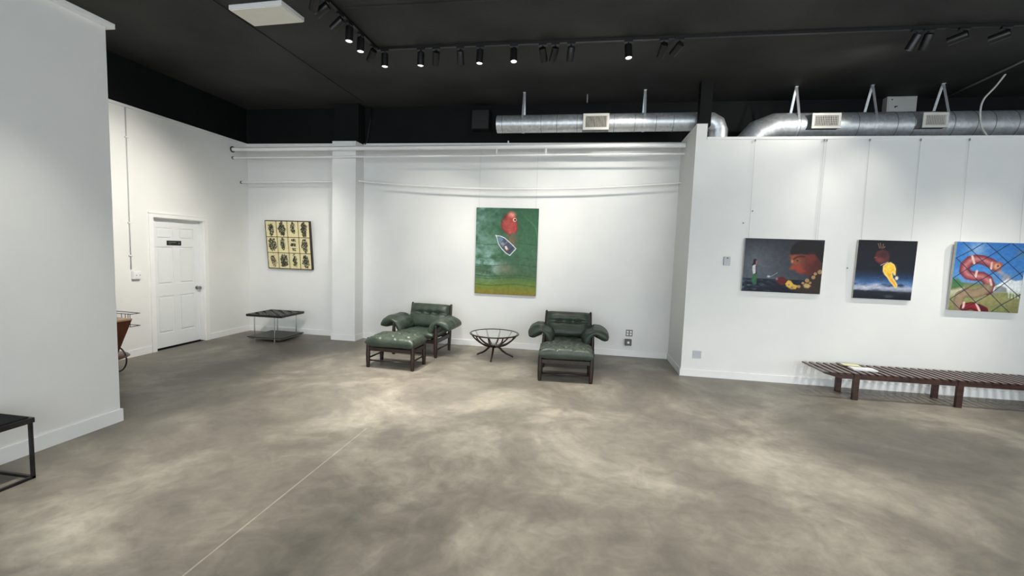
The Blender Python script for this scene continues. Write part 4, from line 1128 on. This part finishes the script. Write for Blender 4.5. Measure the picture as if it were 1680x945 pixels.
# ------------------------------------------------------------------ black steel bench at the left edge
lb = thing('steel_bench', 'black steel frame bench with a dark cushion at the left edge by the partition', 'bench', (-4.03, 1.86, 0))
hx, hy = 0.21, 0.66
tb_ = 0.019
fr = MB()
for s_ in (-1, 1):
    fr.span((s_ * hx - (tb_ if s_ > 0 else 0), -hy, 0), (s_ * hx + (tb_ if s_ < 0 else 0), hy, tb_))
    fr.span((-hx, s_ * hy - (tb_ if s_ > 0 else 0), 0), (hx, s_ * hy + (tb_ if s_ < 0 else 0), tb_))
fr.build('base_frame', 'bench_metal', lb)
for sx in (-1, 1):
    for sy in (-1, 1):
        MB().span((sx * hx - (tb_ if sx > 0 else 0), sy * hy - (tb_ if sy > 0 else 0), tb_), (sx * hx + (tb_ if sx < 0 else 0), sy * hy + (tb_ if sy < 0 else 0), 0.41)).build('leg', 'bench_metal', lb)
MB().span((-hx - 0.008, -hy - 0.008, 0.41), (hx + 0.008, hy + 0.008, 0.447), 0.003).build('top_frame', 'bench_metal', lb)
MB().span((-hx + 0.012, -hy + 0.012, 0.44), (hx - 0.012, hy - 0.012, 0.456), 0.006).build('cushion', 'cushion_black', lb)

# ------------------------------------------------------------------ slatted bench
BX, BY = 3.08, 6.16
sb = thing('slat_bench', 'long low dark walnut slatted bench along the right partition', 'bench', (BX, BY, 0), math.radians(1.2))
BL, BW, ZS = 3.6, 0.565, 0.352
for yy, nm in ((0.035, 'front_rail'), (0.40, 'rear_rail')):
    MB().prism([(0.02, ZS - 0.03), (0.22, ZS - 0.082), (BL - 0.22, ZS - 0.082), (BL - 0.02, ZS - 0.03), (BL - 0.02, ZS - 0.018), (0.02, ZS - 0.018)], 'y', yy, yy + 0.035).build(nm, 'bench_wood', sb)
npitch = 40
for k in range(npitch):
    x = 0.026 + k * (BL - 0.052) / (npitch - 1)
    MB().span((x - 0.026, 0, ZS - 0.018), (x + 0.026, BW, ZS), 0.003).build('slat', 'slat_wood', sb)
for x in (0.41, 1.585, 2.76):
    for yy in (0.03, 0.40):
        MB().span((x - 0.034, yy - 0.004, 0), (x + 0.034, yy + 0.04, ZS - 0.075 if yy > .1 else ZS - 0.02), 0.004).build('leg', 'bench_wood', sb)
# booklets lying on it
b1 = thing('booklet', 'pale yellow booklet with dark border lying at the back of the slatted bench', 'booklet', (3.62, 6.63, ZS + 0.0), math.radians(-6))
MB().span((-0.125, -0.085, 0.0), (0.125, 0.085, 0.012), 0.001).build('pages', 'paper_dark', b1)
MB().span((-0.085, -0.07, 0.012), (0.115, 0.07, 0.0135)).build('cover', 'paper_yellow', b1)
b2 = thing('booklet', 'white booklet lying at the front of the stack on the slatted bench', 'booklet', (3.67, 6.42, ZS + 0.0), math.radians(-4))
MB().span((-0.14, -0.075, 0.0), (0.14, 0.075, 0.016), 0.001).build('pages', 'paper_white', b2)
MB().span((-0.14, -0.075, 0.0165), (0.14, 0.075, 0.0185)).build('cover', 'paper_white', b2)

# ------------------------------------------------------------------ light and camera
w = bpy.data.worlds.new('daylight'); SC.world = w; w.use_nodes = True
bg = w.node_tree.nodes['Background']
bg.inputs['Color'].default_value = (0.86, 0.94, 1.0, 1)
bg.inputs['Strength'].default_value = 4.0

def area(name, loc, rot, sx, sy, power, col):
    ld = bpy.data.lights.new(name, 'AREA'); ld.shape = 'RECTANGLE'; ld.size = sx; ld.size_y = sy; ld.energy = power; ld.color = col
    o = bpy.data.objects.new(name, ld); COL.objects.link(o); o.location = loc; o.rotation_euler = rot
    return o

cam = bpy.data.cameras.new('camera')
cam.sensor_fit = 'HORIZONTAL'; cam.sensor_width = 36.0
cam.lens = 36.0 * 733.81 / 1680.0
cam.clip_start = 0.05; cam.clip_end = 100
co = bpy.data.objects.new('camera', cam); COL.objects.link(co)
ya, pi_, ro = math.radians(9.0099), math.radians(-4.7327), math.radians(1.9902)
F = Vector((-math.sin(ya) * math.cos(pi_), math.cos(ya) * math.cos(pi_), math.sin(pi_)))
rt = Vector((math.cos(ya), math.sin(ya), 0)); up = rt.cross(F)
R = rt * math.cos(ro) + up * math.sin(ro); U = up * math.cos(ro) - rt * math.sin(ro)
mw = Matrix((R, U, -F)).transposed().to_4x4(); mw.translation = Vector((0, 0, 1.7449))
co.matrix_world = mw
SC.camera = co

SC.view_settings.view_transform = 'Standard'
SC.view_settings.look = 'None'
SC.view_settings.gamma = 1.0
SC.view_settings.use_curve_mapping = False
SC.view_settings.exposure = 0.0
